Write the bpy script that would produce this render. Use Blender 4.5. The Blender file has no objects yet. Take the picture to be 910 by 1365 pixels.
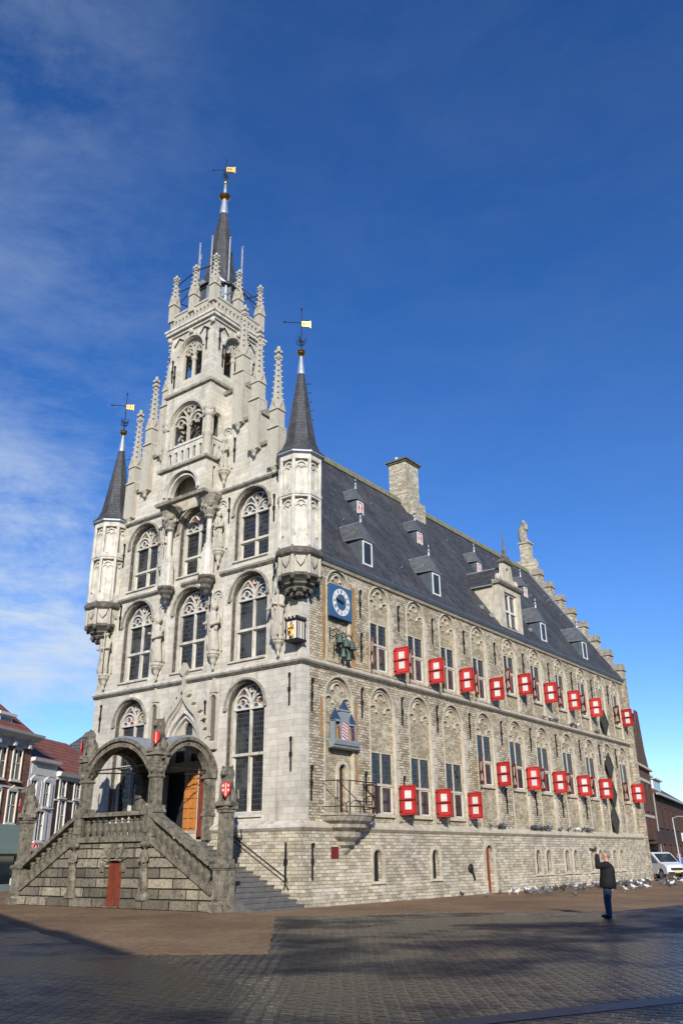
import bpy, bmesh, math, random
from mathutils import Vector, Matrix, geometry
rnd = random.Random(11)
scene = bpy.context.scene
COL = scene.collection
R = math.radians
PI = math.pi

# ------------------------------------------------------------------ helpers
ID = lambda a, b, c: (a, b, c)              # x, y, z
FR = lambda u, v, w: (u, -w, v)             # front: u along x, v up, w out of the wall
SD = lambda u, v, w: (w, u, v)              # long side: u along y, v up, w out of the wall

def arch(uc, hw, vs, k=1.0, n=10):
    r = hw * k; pts = []
    amax = math.acos((r - hw) / r)
    for i in range(n + 1):
        t = amax * i / n
        pts.append((uc + hw - r + r * math.cos(t), vs + r * math.sin(t)))
    for i in range(n - 1, -1, -1):
        t = amax * i / n
        pts.append((uc - hw + r - r * math.cos(t), vs + r * math.sin(t)))
    return pts

def opening(uc, hw, v0, vs, k=1.0, n=10):
    return [(uc - hw, v0), (uc + hw, v0)] + arch(uc, hw, vs, k, n)

def rect(u0, v0, u1, v1):
    return [(u0, v0), (u1, v0), (u1, v1), (u0, v1)]

class MB:
    def __init__(s, T=ID, off=(0, 0, 0)):
        s.T = T; s.v = []; s.f = []; s.m = []; s.cur = 0; s.off = Vector(off); s.marks = []; s.am = []
    def mark(s):
        s.marks.append((len(s.v), len(s.f))); return s
    def build_pieces(s, name, mats, parent=None, **k):
        s.marks = s.am; return s.build_each(name, mats, parent, **k)
    def build_each(s, name, mats, parent=None, **k):     # one object for every marked piece
        mk = s.marks + [(len(s.v), len(s.f))]; out = []
        for (v0, f0), (v1, f1) in zip(mk[:-1], mk[1:]):
            q = MB(); q.v = s.v[v0:v1]; q.f = [tuple(i - v0 for i in f) for f in s.f[f0:f1]]; q.m = s.m[f0:f1]
            out.append(q.build(name, mats, parent, **k))
        return out
    def add(s, pts, faces):
        b = len(s.v); s.am.append((b, len(s.f)))
        s.v += [Vector(s.T(*p)) - s.off for p in pts]
        s.f += [tuple(b + i for i in f) for f in faces]
        s.m += [s.cur] * len(faces)
    def box(s, a0, a1, b0, b1, c0, c1):
        p = [(a, b, c) for c in (c0, c1) for b in (b0, b1) for a in (a0, a1)]
        s.add(p, [(0, 2, 3, 1), (4, 5, 7, 6), (0, 1, 5, 4), (2, 6, 7, 3), (0, 4, 6, 2), (1, 3, 7, 5)])
    def slab(s, outer, holes, w0, w1):
        loops = [outer] + list(holes)
        pts = [p for l in loops for p in l]
        tris = geometry.tessellate_polygon([[Vector((p[0], p[1], 0)) for p in l] for l in loops])
        n = len(pts)
        P = [(p[0], p[1], w1) for p in pts] + [(p[0], p[1], w0) for p in pts]
        F = [tuple(t) for t in tris] + [tuple(n + i for i in reversed(t)) for t in tris]
        b = 0
        for l in loops:
            m = len(l)
            for i in range(m):
                j = (i + 1) % m
                F.append((b + i, b + j, n + b + j, n + b + i))
            b += m
        s.add(P, F)
    def prof(s, u0, u1, poly, m0=0, m1=0):   # poly of (v, w) extruded along u, ends mitred by m
        n = len(poly)
        s.add([(u0 - m0 * b, a, b) for a, b in poly] + [(u1 + m1 * b, a, b) for a, b in poly],
              [tuple(range(n)), tuple(range(2 * n - 1, n - 1, -1))] + [(i, (i + 1) % n, n + (i + 1) % n, n + i) for i in range(n)])
    def band(s, path, width, w0, w1, closed=False):
        n = len(path); L = []; Rr = []
        for i in range(n):
            a = path[i - 1] if (i > 0 or closed) else path[i]
            b = path[(i + 1) % n] if (i < n - 1 or closed) else path[i]
            dx, dy = b[0] - a[0], b[1] - a[1]; d = math.hypot(dx, dy) or 1
            nx, ny = -dy / d * width / 2, dx / d * width / 2
            L.append((path[i][0] + nx, path[i][1] + ny)); Rr.append((path[i][0] - nx, path[i][1] - ny))
        P = [(p[0], p[1], w1) for p in L] + [(p[0], p[1], w1) for p in Rr] + [(p[0], p[1], w0) for p in L] + [(p[0], p[1], w0) for p in Rr]
        F = []
        for i in range(n if closed else n - 1):
            j = (i + 1) % n
            F += [(i, j, n + j, n + i), (2 * n + i, 3 * n + i, 3 * n + j, 2 * n + j), (i, 2 * n + i, 2 * n + j, j), (n + i, n + j, 3 * n + j, 3 * n + i)]
        if not closed:
            F += [(0, n, 3 * n, 2 * n), (n - 1, 3 * n - 1, 4 * n - 1, 2 * n - 1)]
        s.add(P, F)
    def lathe(s, cx, cy, prof, n=12, ph=0.0, sx=1, sy=1):
        P = []; F = []
        for r, z in prof:
            for i in range(n):
                a = ph + 2 * PI * i / n
                P.append((cx + r * math.cos(a) * sx, cy + r * math.sin(a) * sy, z))
        for k in range(len(prof) - 1):
            for i in range(n):
                j = (i + 1) % n
                F.append((k * n + i, k * n + j, (k + 1) * n + j, (k + 1) * n + i))
        F.append(tuple(range(n - 1, -1, -1))); b = (len(prof) - 1) * n
        F.append(tuple(range(b, b + n)))
        s.add(P, F)
    def tube(s, pts, r, n=6):
        pts = [Vector(p) for p in pts]
        rr = r if isinstance(r, (list, tuple)) else [r] * len(pts)
        P = []; F = []
        for k, p in enumerate(pts):
            d = (pts[min(k + 1, len(pts) - 1)] - pts[max(k - 1, 0)]).normalized()
            a = Vector((0, 0, 1)) if abs(d.z) < .9 else Vector((1, 0, 0))
            x = d.cross(a).normalized(); y = d.cross(x)
            for i in range(n):
                t = 2 * PI * i / n
                P.append(tuple(p + (x * math.cos(t) + y * math.sin(t)) * rr[k]))
        for k in range(len(pts) - 1):
            for i in range(n):
                j = (i + 1) % n
                F.append((k * n + i, k * n + j, (k + 1) * n + j, (k + 1) * n + i))
        F.append(tuple(range(n))); b = (len(pts) - 1) * n
        F.append(tuple(range(b, b + n)))
        s.add(P, F)
    def ell(s, c, r, nu=10, nv=7, M=None):
        P = []; F = []
        for k in range(nv + 1):
            t = PI * k / nv
            for i in range(nu):
                a = 2 * PI * i / nu
                v = Vector((r[0] * math.sin(t) * math.cos(a), r[1] * math.sin(t) * math.sin(a), r[2] * math.cos(t)))
                if M: v = M @ v
                P.append((c[0] + v.x, c[1] + v.y, c[2] + v.z))
        for k in range(nv):
            for i in range(nu):
                j = (i + 1) % nu
                F.append((k * nu + i, (k + 1) * nu + i, (k + 1) * nu + j, k * nu + j))
        s.add(P, F)
    def cap(s, p0, r0, p1, r1, n=8):         # tapered capsule
        s.tube([p0, p1], [r0, r1], n); s.ell(p0, (r0,) * 3, n, 6); s.ell(p1, (r1,) * 3, n, 6)
    def build(s, name, mats, parent=None, loc=None, smooth=None, remesh=0, rotz=0, disp=0):
        me = bpy.data.meshes.new(name)
        me.from_pydata([tuple(v) for v in s.v], [], s.f)
        me.validate()
        if not isinstance(mats, (list, tuple)): mats = [mats]
        for m in mats: me.materials.append(m)
        if len(mats) > 1 and len(me.polygons) == len(s.m):
            me.polygons.foreach_set('material_index', s.m)
        bm = bmesh.new(); bm.from_mesh(me)
        bmesh.ops.remove_doubles(bm, verts=bm.verts, dist=1e-5)
        bmesh.ops.recalc_face_normals(bm, faces=bm.faces)
        bm.to_mesh(me); bm.free()
        o = bpy.data.objects.new(name, me); COL.objects.link(o)
        if remesh:
            md = o.modifiers.new('r', 'REMESH'); md.mode = 'VOXEL'; md.voxel_size = remesh; md.use_smooth_shade = True
            sm = o.modifiers.new('s', 'SMOOTH'); sm.iterations = 3
            dg = bpy.context.evaluated_depsgraph_get(); dg.update()
            m2 = bpy.data.meshes.new_from_object(o.evaluated_get(dg)); o.modifiers.clear()
            m2.name = name; m2.materials.clear()
            for m in mats: m2.materials.append(m)
            o.data = m2; bpy.data.meshes.remove(me); me = m2
            for p in me.polygons: p.material_index = 0
            smooth = 180
        if smooth:
            me.polygons.foreach_set('use_smooth', [True] * len(me.polygons))
            if smooth < 179: me.set_sharp_from_angle(angle=R(smooth))
        if parent: o.parent = parent
        if loc: o.location = loc
        if rotz: o.rotation_euler.z = rotz
        return o

def tag(o, label=None, cat=None, group=None, kind=None):
    if label: o['label'] = label
    if cat: o['category'] = cat
    if group: o['group'] = group
    if kind: o['kind'] = kind
    return o
def empty(name, loc, rz, label, cat, group=None):
    o = bpy.data.objects.new(name, None); COL.objects.link(o)
    o.location = loc; o.rotation_euler.z = rz; o.empty_display_size = .3
    return tag(o, label, cat, group)
def dup(o, parent=None, loc=None, rotz=None, label=None):
    c = o.copy(); COL.objects.link(c)
    if parent is not None: c.parent = parent
    if loc is not None: c.location = loc
    if rotz is not None: c.rotation_euler.z = rotz
    if label: c['label'] = label
    for ch in KIDS.get(o.name, []): dup(ch, c)
    if o.name in KIDS: KIDS[c.name] = []
    return c
KIDS = {}
def kid(o, p):
    KIDS.setdefault(p.name, []).append(o); return o

# ------------------------------------------------------------------ materials
class NT:
    def __init__(s, name):
        s.m = bpy.data.materials.new(name); s.m.use_nodes = True
        s.t = s.m.node_tree; s.t.nodes.clear()
        s.out = s.t.nodes.new('ShaderNodeOutputMaterial'); s.b = s.t.nodes.new('ShaderNodeBsdfPrincipled')
        s.t.links.new(s.b.outputs[0], s.out.inputs[0])
    def n(s, ty, ins=None, **pr):
        nd = s.t.nodes.new('ShaderNode' + ty)
        for k, v in pr.items(): setattr(nd, k, v)
        for k, v in (ins or {}).items(): s.set(nd, k, v)
        return nd
    def set(s, nd, k, v):
        i = nd.inputs[k]
        if isinstance(v, bpy.types.NodeSocket): s.t.links.new(v, i)
        elif isinstance(v, (tuple, list)) and len(v) == 3 and i.type == 'RGBA': i.default_value = (*v, 1)
        else: i.default_value = v
    def math(s, op, a, b=0.0, clamp=False):
        return s.n('Math', {0: a, 1: b}, operation=op, use_clamp=clamp).outputs[0]
    def mix(s, f, a, b, mode='MIX'):
        nd = s.n('Mix', {0: f, 6: a, 7: b}, data_type='RGBA', blend_type=mode); return nd.outputs[2]
    def noise(s, vec, sc, det=4, rough=.6):
        return s.n('TexNoise', {'Vector': vec, 'Scale': sc, 'Detail': det, 'Roughness': rough}).outputs[0]
    def ramp(s, f, lo, hi, a=0.0, b=1.0):
        return s.n('MapRange', {0: f, 1: lo, 2: hi, 3: a, 4: b}).outputs[0]
    def obj(s): return s.n('TexCoord').outputs['Object']
    def scaled(s, vec, sc, rot=(0, 0, 0)):
        return s.n('Mapping', {'Vector': vec, 'Scale': sc, 'Rotation': rot}).outputs[0]
    def wallmap(s, wob=.02):
        oc = s.obj(); sp = s.n('SeparateXYZ', {0: oc})
        g = s.n('NewGeometry').outputs['True Normal']
        vt = s.n('VectorTransform', {0: g}, vector_type='NORMAL', convert_from='WORLD', convert_to='OBJECT').outputs[0]
        sn = s.n('SeparateXYZ', {0: vt})
        sel = s.math('GREATER_THAN', s.math('ABSOLUTE', sn.outputs[0]), s.math('ABSOLUTE', sn.outputs[1]))
        u = s.n('Mix', {0: sel, 2: sp.outputs[0], 3: sp.outputs[1]}, data_type='FLOAT').outputs[0]
        c = s.n('CombineXYZ', {0: u, 1: sp.outputs[2], 2: 0.0}).outputs[0]
        if wob:
            nz = s.n('TexNoise', {'Vector': c, 'Scale': 2.3, 'Detail': 3.0}).outputs[1]
            d = s.n('VectorMath', {0: nz, 1: (.5, .5, .5)}, operation='SUBTRACT').outputs[0]
            d = s.n('VectorMath', {0: d, 'Scale': wob}, operation='SCALE').outputs[0]
            c = s.n('VectorMath', {0: c, 1: d}, operation='ADD').outputs[0]
        return oc, c
    def fin(s, colr, rough=.8, bump=None, bs=.5, bd=.02, metal=0, spec=None):
        s.set(s.b, 'Base Color', colr); s.set(s.b, 'Roughness', rough); s.set(s.b, 'Metallic', metal)
        if spec is not None: s.set(s.b, 'Specular IOR Level', spec)
        if bump is not None:
            b = s.n('Bump', {'Height': bump, 'Strength': bs, 'Distance': bd}); s.t.links.new(b.outputs[0], s.b.inputs['Normal'])
        return s.m

def stone(name, c1, c2, mortar, bw, bh, ms=.012, wob=.03, stain=(.06, .055, .045), sa=.35, bump=.5, pale=None, spot=0.0, patch=.35, bd=.03, rough=.88, pw=.55):
    t = NT(name); oc, c = t.wallmap(wob)
    br = t.n('TexBrick', {'Vector': c, 'Color1': c1, 'Color2': c2, 'Mortar': mortar, 'Scale': 1.0, 'Mortar Size': ms, 'Mortar Smooth': .25, 'Bias': 0.0, 'Brick Width': bw, 'Row Height': bh})
    br2 = t.n('TexBrick', {'Vector': t.scaled(c, (1, 1, 1)), 'Color1': (.72, .72, .72), 'Color2': (1.18, 1.16, 1.1), 'Mortar': (1, 1, 1), 'Scale': 1.0, 'Mortar Size': 0.0, 'Bias': 0.0, 'Brick Width': bw * 1.0, 'Row Height': bh})
    br2.offset = .5; br2.offset_frequency = 2; br2.squash = 1.0
    col = t.mix(pw, br.outputs[0], br2.outputs[0], 'MULTIPLY')
    big = t.noise(oc, .35, 5, .65)
    col = t.mix(1.0, col, t.n('Mix', {0: t.ramp(big, .3, .7), 6: (1 - patch, 1 - patch, 1 - patch * .9), 7: (1.12, 1.1, 1.05)}, data_type='RGBA').outputs[2], 'MULTIPLY')
    mid = t.noise(oc, 3.5, 6, .7)
    col = t.mix(t.ramp(mid, .35, .75, 0, .45), col, t.mix(1.0, col, (.62, .58, .5), 'MULTIPLY'))
    if pale:
        pz = t.noise(t.scaled(oc, (1, 1, 1.6)), .9, 6, .75)
        col = t.mix(t.ramp(pz, .52, .66, 0, .7), col, pale)
    st = t.noise(t.scaled(oc, (2.2, 2.2, .22)), 1.0, 6, .7)
    col = t.mix(t.ramp(st, .53, .75, 0, sa), col, stain)
    if spot:
        sp = t.noise(oc, 9, 5, .75)
        col = t.mix(t.ramp(sp, .5, .66, 0, spot), col, stain)
    fine = t.noise(oc, 26, 4, .7)
    h = t.math('ADD', t.math('MULTIPLY', br.outputs[1], -1.0), t.math('MULTIPLY', fine, .45))
    h = t.math('ADD', h, t.math('MULTIPLY', mid, .5))
    return t.fin(col, rough, h, bump, bd, spec=.25)

def plain(name, c, rough=.7, metal=0, var=.25, sc=3.0, bump=.15, streak=0.0, dark=(.03, .03, .028), spot=0.0, spec=None, spotc=None):
    t = NT(name); oc = t.obj()
    a = t.noise(oc, sc, 6, .7)
    if name in ('red_paint', 'shaded_red_paint', 'weathered_lead_roof'):
        orn = t.n('ObjectInfo').outputs['Random']; c = t.mix(orn, tuple(x * .78 for x in c), tuple(min(1, x * 1.15) + .012 for x in c))
    col = t.mix(1.0, c, t.n('Mix', {0: t.ramp(a, .3, .7), 6: (1 - var,) * 3, 7: (1 + var * .5,) * 3}, data_type='RGBA').outputs[2], 'MULTIPLY')
    if streak:
        st = t.noise(t.scaled(oc, (3, 3, .3)), 1.3, 6, .7)
        col = t.mix(t.ramp(st, .5, .72, 0, streak), col, dark)
    if spot:
        sp = t.noise(oc, 5, 6, .8)
        col = t.mix(t.ramp(sp, .48, .62, 0, spot), col, spotc or dark)
    return t.fin(col, rough, t.noise(oc, 22, 5, .7), bump, .02, metal, spec)

M = {}
M['ashlar'] = stone('pale_ashlar', (.56, .53, .455), (.63, .60, .53), (.36, .335, .285), .62, .24, .007, .012, stain=(.12, .112, .092), sa=.75, bump=.3, pale=(.67, .645, .585), patch=.26, bd=.012, pw=.22)
M['rubble'] = stone('weathered_rubble', (.37, .31, .21), (.63, .56, .43), (.17, .14, .095), .25, .11, .014, .08, stain=(.15, .13, .10), sa=.4, bump=.7, pale=(.63, .585, .49), patch=.22, bd=.025)
M['panel'] = stone('infill_masonry', (.36, .31, .215), (.55, .485, .36), (.22, .19, .13), .22, .085, .009, .04, stain=(.16, .14, .10), sa=.38, bump=.5, pale=(.58, .53, .43), patch=.22, bd=.015)
M['plinth'] = stone('plinth_masonry', (.42, .375, .285), (.62, .57, .46), (.21, .185, .14), .34, .13, .010, .06, stain=(.13, .115, .085), sa=.42, bump=.7, pale=(.64, .60, .51), patch=.25, bd=.025)
M['trim'] = plain('pale_dressed_stone', (.61, .575, .495), .85, var=.35, sc=2.2, streak=.65, dark=(.11, .10, .08), bump=.3)
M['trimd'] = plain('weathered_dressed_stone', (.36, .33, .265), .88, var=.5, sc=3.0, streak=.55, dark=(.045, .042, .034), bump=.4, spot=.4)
M['carve'] = plain('carved_stone', (.53, .49, .40), .85, var=.4, sc=5.0, streak=.35, dark=(.10, .09, .07), bump=.5, spot=.3)
M['jamb'] = plain('jamb_stone', (.53, .475, .37), .86, var=.35, sc=2.6, streak=.55, dark=(.17, .15, .11), bump=.3)
M['soot_shade'] = plain('soot_and_shade_moulding', (.10, .09, .072), .92, var=.6, sc=3.5, streak=.4, dark=(.03, .028, .022), bump=.4, spot=.35, spotc=(.34, .31, .25))  # soot plus painted shade for string undersides and window arches
M['black'] = plain('dark_stone', (.15, .138, .11), .9, var=.5, sc=4, streak=.5, dark=(.02, .02, .018), bump=.5)
M['perron'] = stone('mossy_blocks', (.21, .19, .145), (.49, .45, .35), (.018, .017, .014), 1.5, .36, .028, .05, stain=(.025, .024, .018), sa=1.0, bump=.9, patch=.6, spot=.85, bd=.05)
M['perrt'] = plain('mossy_carved_stone', (.23, .205, .155), .9, var=.6, sc=3.5, streak=.9, dark=(.022, .022, .016), spot=.7, bump=.7)
M['steps'] = plain('step_stone', (.14, .135, .13), .75, var=.35, sc=4, spot=.3, bump=.3)
M['iron'] = plain('black_iron', (.018, .017, .016), .6, .3, bump=.1)
M['gold'] = plain('gilding', (.62, .36, .09), .38, 1.0, var=.2, bump=.05)
M['lead'] = plain('lead_sheet', (.30, .335, .39), .5, .25, var=.25, streak=.25, dark=(.12, .13, .15), bump=.1)
M['leadd'] = plain('dark_lead', (.10, .12, .145), .5, .2, var=.3, streak=.3, dark=(.04, .05, .06), bump=.15)
M['leads'] = plain('weathered_lead_roof', (.12, .125, .13), .5, .15, var=.45, streak=.5, sc=3, dark=(.04, .045, .05), bump=.2)
M['white'] = plain('white_paint', (.70, .69, .65), .55, var=.2, streak=.2, dark=(.42, .40, .36), bump=.05)
M['cream'] = plain('cream_paint', (.70, .66, .56), .55, var=.1, bump=.05)
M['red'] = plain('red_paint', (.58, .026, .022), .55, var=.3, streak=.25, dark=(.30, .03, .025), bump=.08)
M['red_shade'] = plain('shaded_red_paint', (.26, .022, .02), .55, var=.3, bump=.05)  # shutter red with the shade on the outer leaves painted in
M['darkred'] = plain('dark_red_paint', (.16, .012, .012), .5, var=.2, bump=.04)
M['blue'] = plain('blue_paint', (.032, .105, .22), .5, var=.15, bump=.04)
M['greyblue'] = plain('grey_blue_paint', (.24, .275, .29), .55, var=.2, bump=.05)
M['navy'] = plain('navy_slate_paint', (.03, .06, .13), .5, var=.2, bump=.05)
M['ochre'] = plain('ochre_paint_patch', (.36, .20, .075), .8, var=.4, sc=3, bump=.3, spot=.35, spotc=(.36, .30, .2))
M['orange'] = plain('varnished_oak', (.50, .20, .045), .42, var=.25, sc=6, streak=.25, dark=(.2, .07, .02), bump=.1)
M['redwood'] = plain('red_brown_wood', (.20, .045, .018), .6, var=.4, sc=6, streak=.5, dark=(.06, .018, .01), bump=.2)
M['brownwood'] = plain('dark_brown_wood', (.075, .024, .014), .6, var=.4, sc=6, streak=.4, bump=.2)
M['bronze'] = plain('green_bronze', (.10, .15, .115), .5, .5, var=.3, bump=.1)
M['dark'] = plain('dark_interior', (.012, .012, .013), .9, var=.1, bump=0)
M['lozenge'] = plain('dark_timber_lozenge', (.045, .043, .036), .7, var=.4, sc=5, bump=.2)
M['skin'] = plain('skin', (.52, .27, .19), .55, var=.06, bump=.03)
M['hair'] = plain('grey_hair', (.20, .18, .165), .8, var=.2, sc=20, bump=.3)
M['jacket'] = plain('black_cloth', (.004, .004, .005), .85, var=.3, sc=9, bump=.3)
M['denim'] = plain('blue_denim', (.055, .095, .17), .85, var=.4, sc=5, bump=.25)
M['shoe'] = plain('dark_shoe', (.02, .025, .035), .6, bump=.1)
M['cloth_r'] = plain('red_cloth', (.5, .04, .03), .8)
M['cloth_g'] = plain('green_cloth', (.03, .22, .09), .8)
M['cloth_y'] = plain('yellow_cloth', (.6, .5, .06), .8)
M['cloth_b'] = plain('blue_cloth', (.04, .12, .4), .8)
M['pg'] = plain('grey_feathers', (.13, .135, .15), .8, var=.4, sc=14)
M['pd'] = plain('dark_feathers', (.045, .045, .055), .8, var=.4, sc=14)
M['pw'] = plain('white_feathers', (.62, .61, .58), .8, var=.15, sc=14)
M['vanw'] = plain('white_car_paint', (.72, .73, .74), .25, var=.03, bump=0)
M['rubber'] = plain('black_rubber', (.02, .02, .02), .7, bump=.05)
M['alu'] = plain('wheel_metal', (.35, .36, .37), .4, .7, bump=0)
M['plate'] = plain('yellow_plate', (.75, .5, .03), .4, bump=0)
M['lampglass'] = plain('headlight_glass', (.6, .63, .66), .1, bump=0)
M['galv'] = plain('galvanised_steel', (.42, .44, .45), .45, .5, bump=0)

def glass(name, base, cell=(.14, .2), lw=.16, rough=.12, leadc=(.05, .05, .05), var=True, coat=.5):
    t = NT(name); oc, c = t.wallmap(0)
    sp = t.n('SeparateXYZ', {0: c})
    def line(x, p):
        f = t.math('FRACT', t.math('DIVIDE', x, p)); return t.math('LESS_THAN', f, lw)
    ln = t.math('MAXIMUM', line(sp.outputs[0], cell[0]), line(sp.outputs[1], cell[1]))
    cx = t.math('FLOOR', t.math('DIVIDE', sp.outputs[0], cell[0])); cy = t.math('FLOOR', t.math('DIVIDE', sp.outputs[1], cell[1]))
    wn = t.n('TexWhiteNoise', {'Vector': t.n('CombineXYZ', {0: cx, 1: cy, 2: 0.0}).outputs[0]}, noise_dimensions='3D')
    colr = t.mix(t.math('MULTIPLY', wn.outputs[0], 1.0), tuple(x * .6 for x in base), tuple(min(1, x * 1.7) for x in base)) if var else base
    # faint curtain / room shapes behind
    cn = t.noise(oc, .8, 3, .6)
    colr = t.mix(t.ramp(cn, .5, .62, 0, .55), colr, (.10, .105, .095))
    colr = t.mix(ln, colr, leadc)
    tilt = t.n('VectorMath', {0: wn.outputs[1], 1: (.5, .5, .5)}, operation='SUBTRACT').outputs[0]
    tilt = t.n('VectorMath', {0: tilt, 'Scale': .09}, operation='SCALE').outputs[0]
    nm = t.n('VectorMath', {0: t.n('NewGeometry').outputs['Normal'], 1: tilt}, operation='ADD').outputs[0]
    nm = t.n('VectorMath', {0: nm}, operation='NORMALIZE').outputs[0]
    t.t.links.new(nm, t.b.inputs['Normal'])
    return t.fin(colr, t.math('ADD', t.math('MULTIPLY', ln, .4), rough), spec=coat)
M['leaded'] = glass('leaded_glass', (.014, .016, .019), (.15, .21), .14, .08, (.06, .06, .058))
M['pane'] = glass('window_glass', (.02, .024, .028), (.42, .55), .06, .05, (.5, .5, .48), True, .6)
M['plainglass'] = glass('plain_glass', (.025, .03, .033), (3, 3), .0, .05, (.1, .1, .1), False, .6)

def stained():
    t = NT('stained_glass'); oc, c = t.wallmap(0)
    vo = t.n('TexVoronoi', {'Vector': c, 'Scale': 6.2}); 
    vd = t.n('TexVoronoi', {'Vector': c, 'Scale': 6.2}, feature='DISTANCE_TO_EDGE')
    h = t.n('SeparateColor', {0: vo.outputs['Color']})
    cr = t.n('ValToRGB', {0: h.outputs[0]}); e = cr.color_ramp; e.interpolation = 'CONSTANT'
    e.elements[0].color = (.025, .06, .17, 1); e.elements[1].position = .34; e.elements[1].color = (.10, .16, .26, 1)
    for p, k in ((.52, (.30, .04, .03, 1)), (.66, (.33, .31, .25, 1)), (.78, (.22, .14, .04, 1)), (.88, (.03, .06, .13, 1))):
        x = e.elements.new(p); x.color = k
    ln = t.math('LESS_THAN', vd.outputs['Distance'], .035)
    return t.fin(t.mix(ln, cr.outputs[0], (.03, .03, .03)), .25, spec=.5)
M['stained'] = stained()

def slate(name='grey_slate', base=(.050, .050, .053)):
    t = NT(name); oc, c = t.wallmap(.015)
    br = t.n('TexBrick', {'Vector': c, 'Color1': tuple(x * .75 for x in base), 'Color2': tuple(x * 1.35 for x in base), 'Mortar': tuple(x * .35 for x in base), 'Scale': 1.0, 'Mortar Size': .012, 'Mortar Smooth': .3, 'Bias': 0.0, 'Brick Width': .28, 'Row Height': .17})
    col = br.outputs[0]
    a = t.noise(t.scaled(oc, (.6, .6, .12)), 1.4, 6, .7)
    col = t.mix(t.ramp(a, .45, .7, 0, .55), col, (.105, .11, .12))
    b = t.noise(oc, .5, 6, .7)
    col = t.mix(t.ramp(b, .5, .75, 0, .5), col, (.028, .030, .035))
    d = t.noise(t.scaled(oc, (3, 3, .25)), 1.2, 6, .7)
    col = t.mix(t.ramp(d, .55, .75, 0, .6), col, (.16, .165, .165))
    return t.fin(col, t.ramp(a, .3, .7, .55, .75), t.math('MULTIPLY', br.outputs[1], -1.0), .5, .02, spec=.3)
M['slate'] = slate()
def tiles(name, a, b):
    t = NT(name); oc, c = t.wallmap(.02)
    br = t.n('TexBrick', {'Vector': c, 'Color1': a, 'Color2': b, 'Mortar': tuple(x * .3 for x in a), 'Scale': 1.0, 'Mortar Size': .03, 'Mortar Smooth': .4, 'Bias': 0.0, 'Brick Width': .26, 'Row Height': .3})
    n = t.noise(oc, 1.2, 6, .7)
    col = t.mix(t.ramp(n, .5, .75, 0, .6), br.outputs[0], (.07, .045, .035))
    return t.fin(col, .8, t.math('MULTIPLY', br.outputs[1], -1.0), .6, .03)
M['tiles'] = tiles('red_roof_tiles', (.27, .085, .05), (.36, .12, .07))
M['tilesd'] = tiles('dark_red_roof_tiles', (.14, .045, .035), (.21, .07, .05))
M['tilesg'] = tiles('grey_roof_tiles', (.055, .055, .058), (.10, .10, .105))
M['brick'] = stone('brown_brick', (.24, .10, .075), (.36, .17, .125), (.16, .13, .11), .22, .07, .009, .005, stain=(.05, .03, .025), sa=.3, bump=.3, patch=.2, bd=.008)
M['brickd'] = stone('shaded_brick', (.06, .034, .028), (.11, .06, .045), (.06, .05, .045), .22, .07, .009, .005, stain=(.025, .02, .018), sa=.3, bump=.3, patch=.25, bd=.008)
M['brickm'] = stone('old_brown_brick', (.10, .05, .038), (.17, .085, .06), (.11, .09, .075), .22, .07, .009, .005, stain=(.04, .03, .025), sa=.4, bump=.3, patch=.25, bd=.008)
M['stucco'] = plain('white_stucco', (.66, .67, .68), .8, var=.12, sc=1.5, streak=.2, dark=(.3, .3, .3), bump=.1)
M['greenboard'] = plain('grey_green_fascia', (.26, .34, .31), .6, var=.1, bump=.03)
M['ridge'] = plain('mossy_ridge_tile', (.22, .21, .125), .9, var=.5, sc=4, bump=.6, spot=.4, dark=(.08, .08, .05))

def cobble(name, c1, c2, mort, bw, bh, rot, wet=True, ms=.018, bd=.03, patch=(.5, 1.25)):
    t = NT(name); oc = t.obj()
    v = t.scaled(oc, (1, 1, 1), (0, 0, rot))
    nz = t.n('TexNoise', {'Vector': v, 'Scale': .35, 'Detail': 2.0}).outputs[1]
    d = t.n('VectorMath', {0: t.n('VectorMath', {0: nz, 1: (.5, .5, .5)}, operation='SUBTRACT').outputs[0], 'Scale': .2}, operation='SCALE').outputs[0]
    nz2 = t.n('TexNoise', {'Vector': v, 'Scale': 6.0, 'Detail': 2.0}).outputs[1]
    d2 = t.n('VectorMath', {0: t.n('VectorMath', {0: nz2, 1: (.5, .5, .5)}, operation='SUBTRACT').outputs[0], 'Scale': .05}, operation='SCALE').outputs[0]
    v = t.n('VectorMath', {0: t.n('VectorMath', {0: v, 1: d}, operation='ADD').outputs[0], 1: d2}, operation='ADD').outputs[0]
    br = t.n('TexBrick', {'Vector': v, 'Color1': c1, 'Color2': c2, 'Mortar': mort, 'Scale': 1.0, 'Mortar Size': ms, 'Mortar Smooth': .6, 'Bias': 0.0, 'Brick Width': bw, 'Row Height': bh})
    big = t.noise(oc, .22, 5, .65)
    col = t.mix(1.0, br.outputs[0], t.n('Mix', {0: t.ramp(big, .35, .65), 6: (patch[0],) * 3, 7: (patch[1],) * 3}, data_type='RGBA').outputs[2], 'MULTIPLY')
    fine = t.noise(oc, 30, 4, .7)
    col = t.mix(t.ramp(fine, .4, .7, 0, .4), col, mort)
    if wet:
        w = t.ramp(t.noise(oc, .16, 6, .65), .42, .56)
        col = t.mix(w, col, t.mix(1.0, col, (.6, .6, .64), 'MULTIPLY'))
        rough = t.n('Mix', {0: w, 2: .55, 3: .16}, data_type='FLOAT').outputs[0]
        rough = t.math('ADD', rough, t.math('MULTIPLY', fine, .12))
    else: rough = .85
    h = t.math('ADD', t.math('MULTIPLY', br.outputs[1], -1.0), t.math('MULTIPLY', t.noise(oc, 9, 4, .6), .8))
    return t.fin(col, rough, h, 1.0, bd, spec=.42 if wet else .2)
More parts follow.
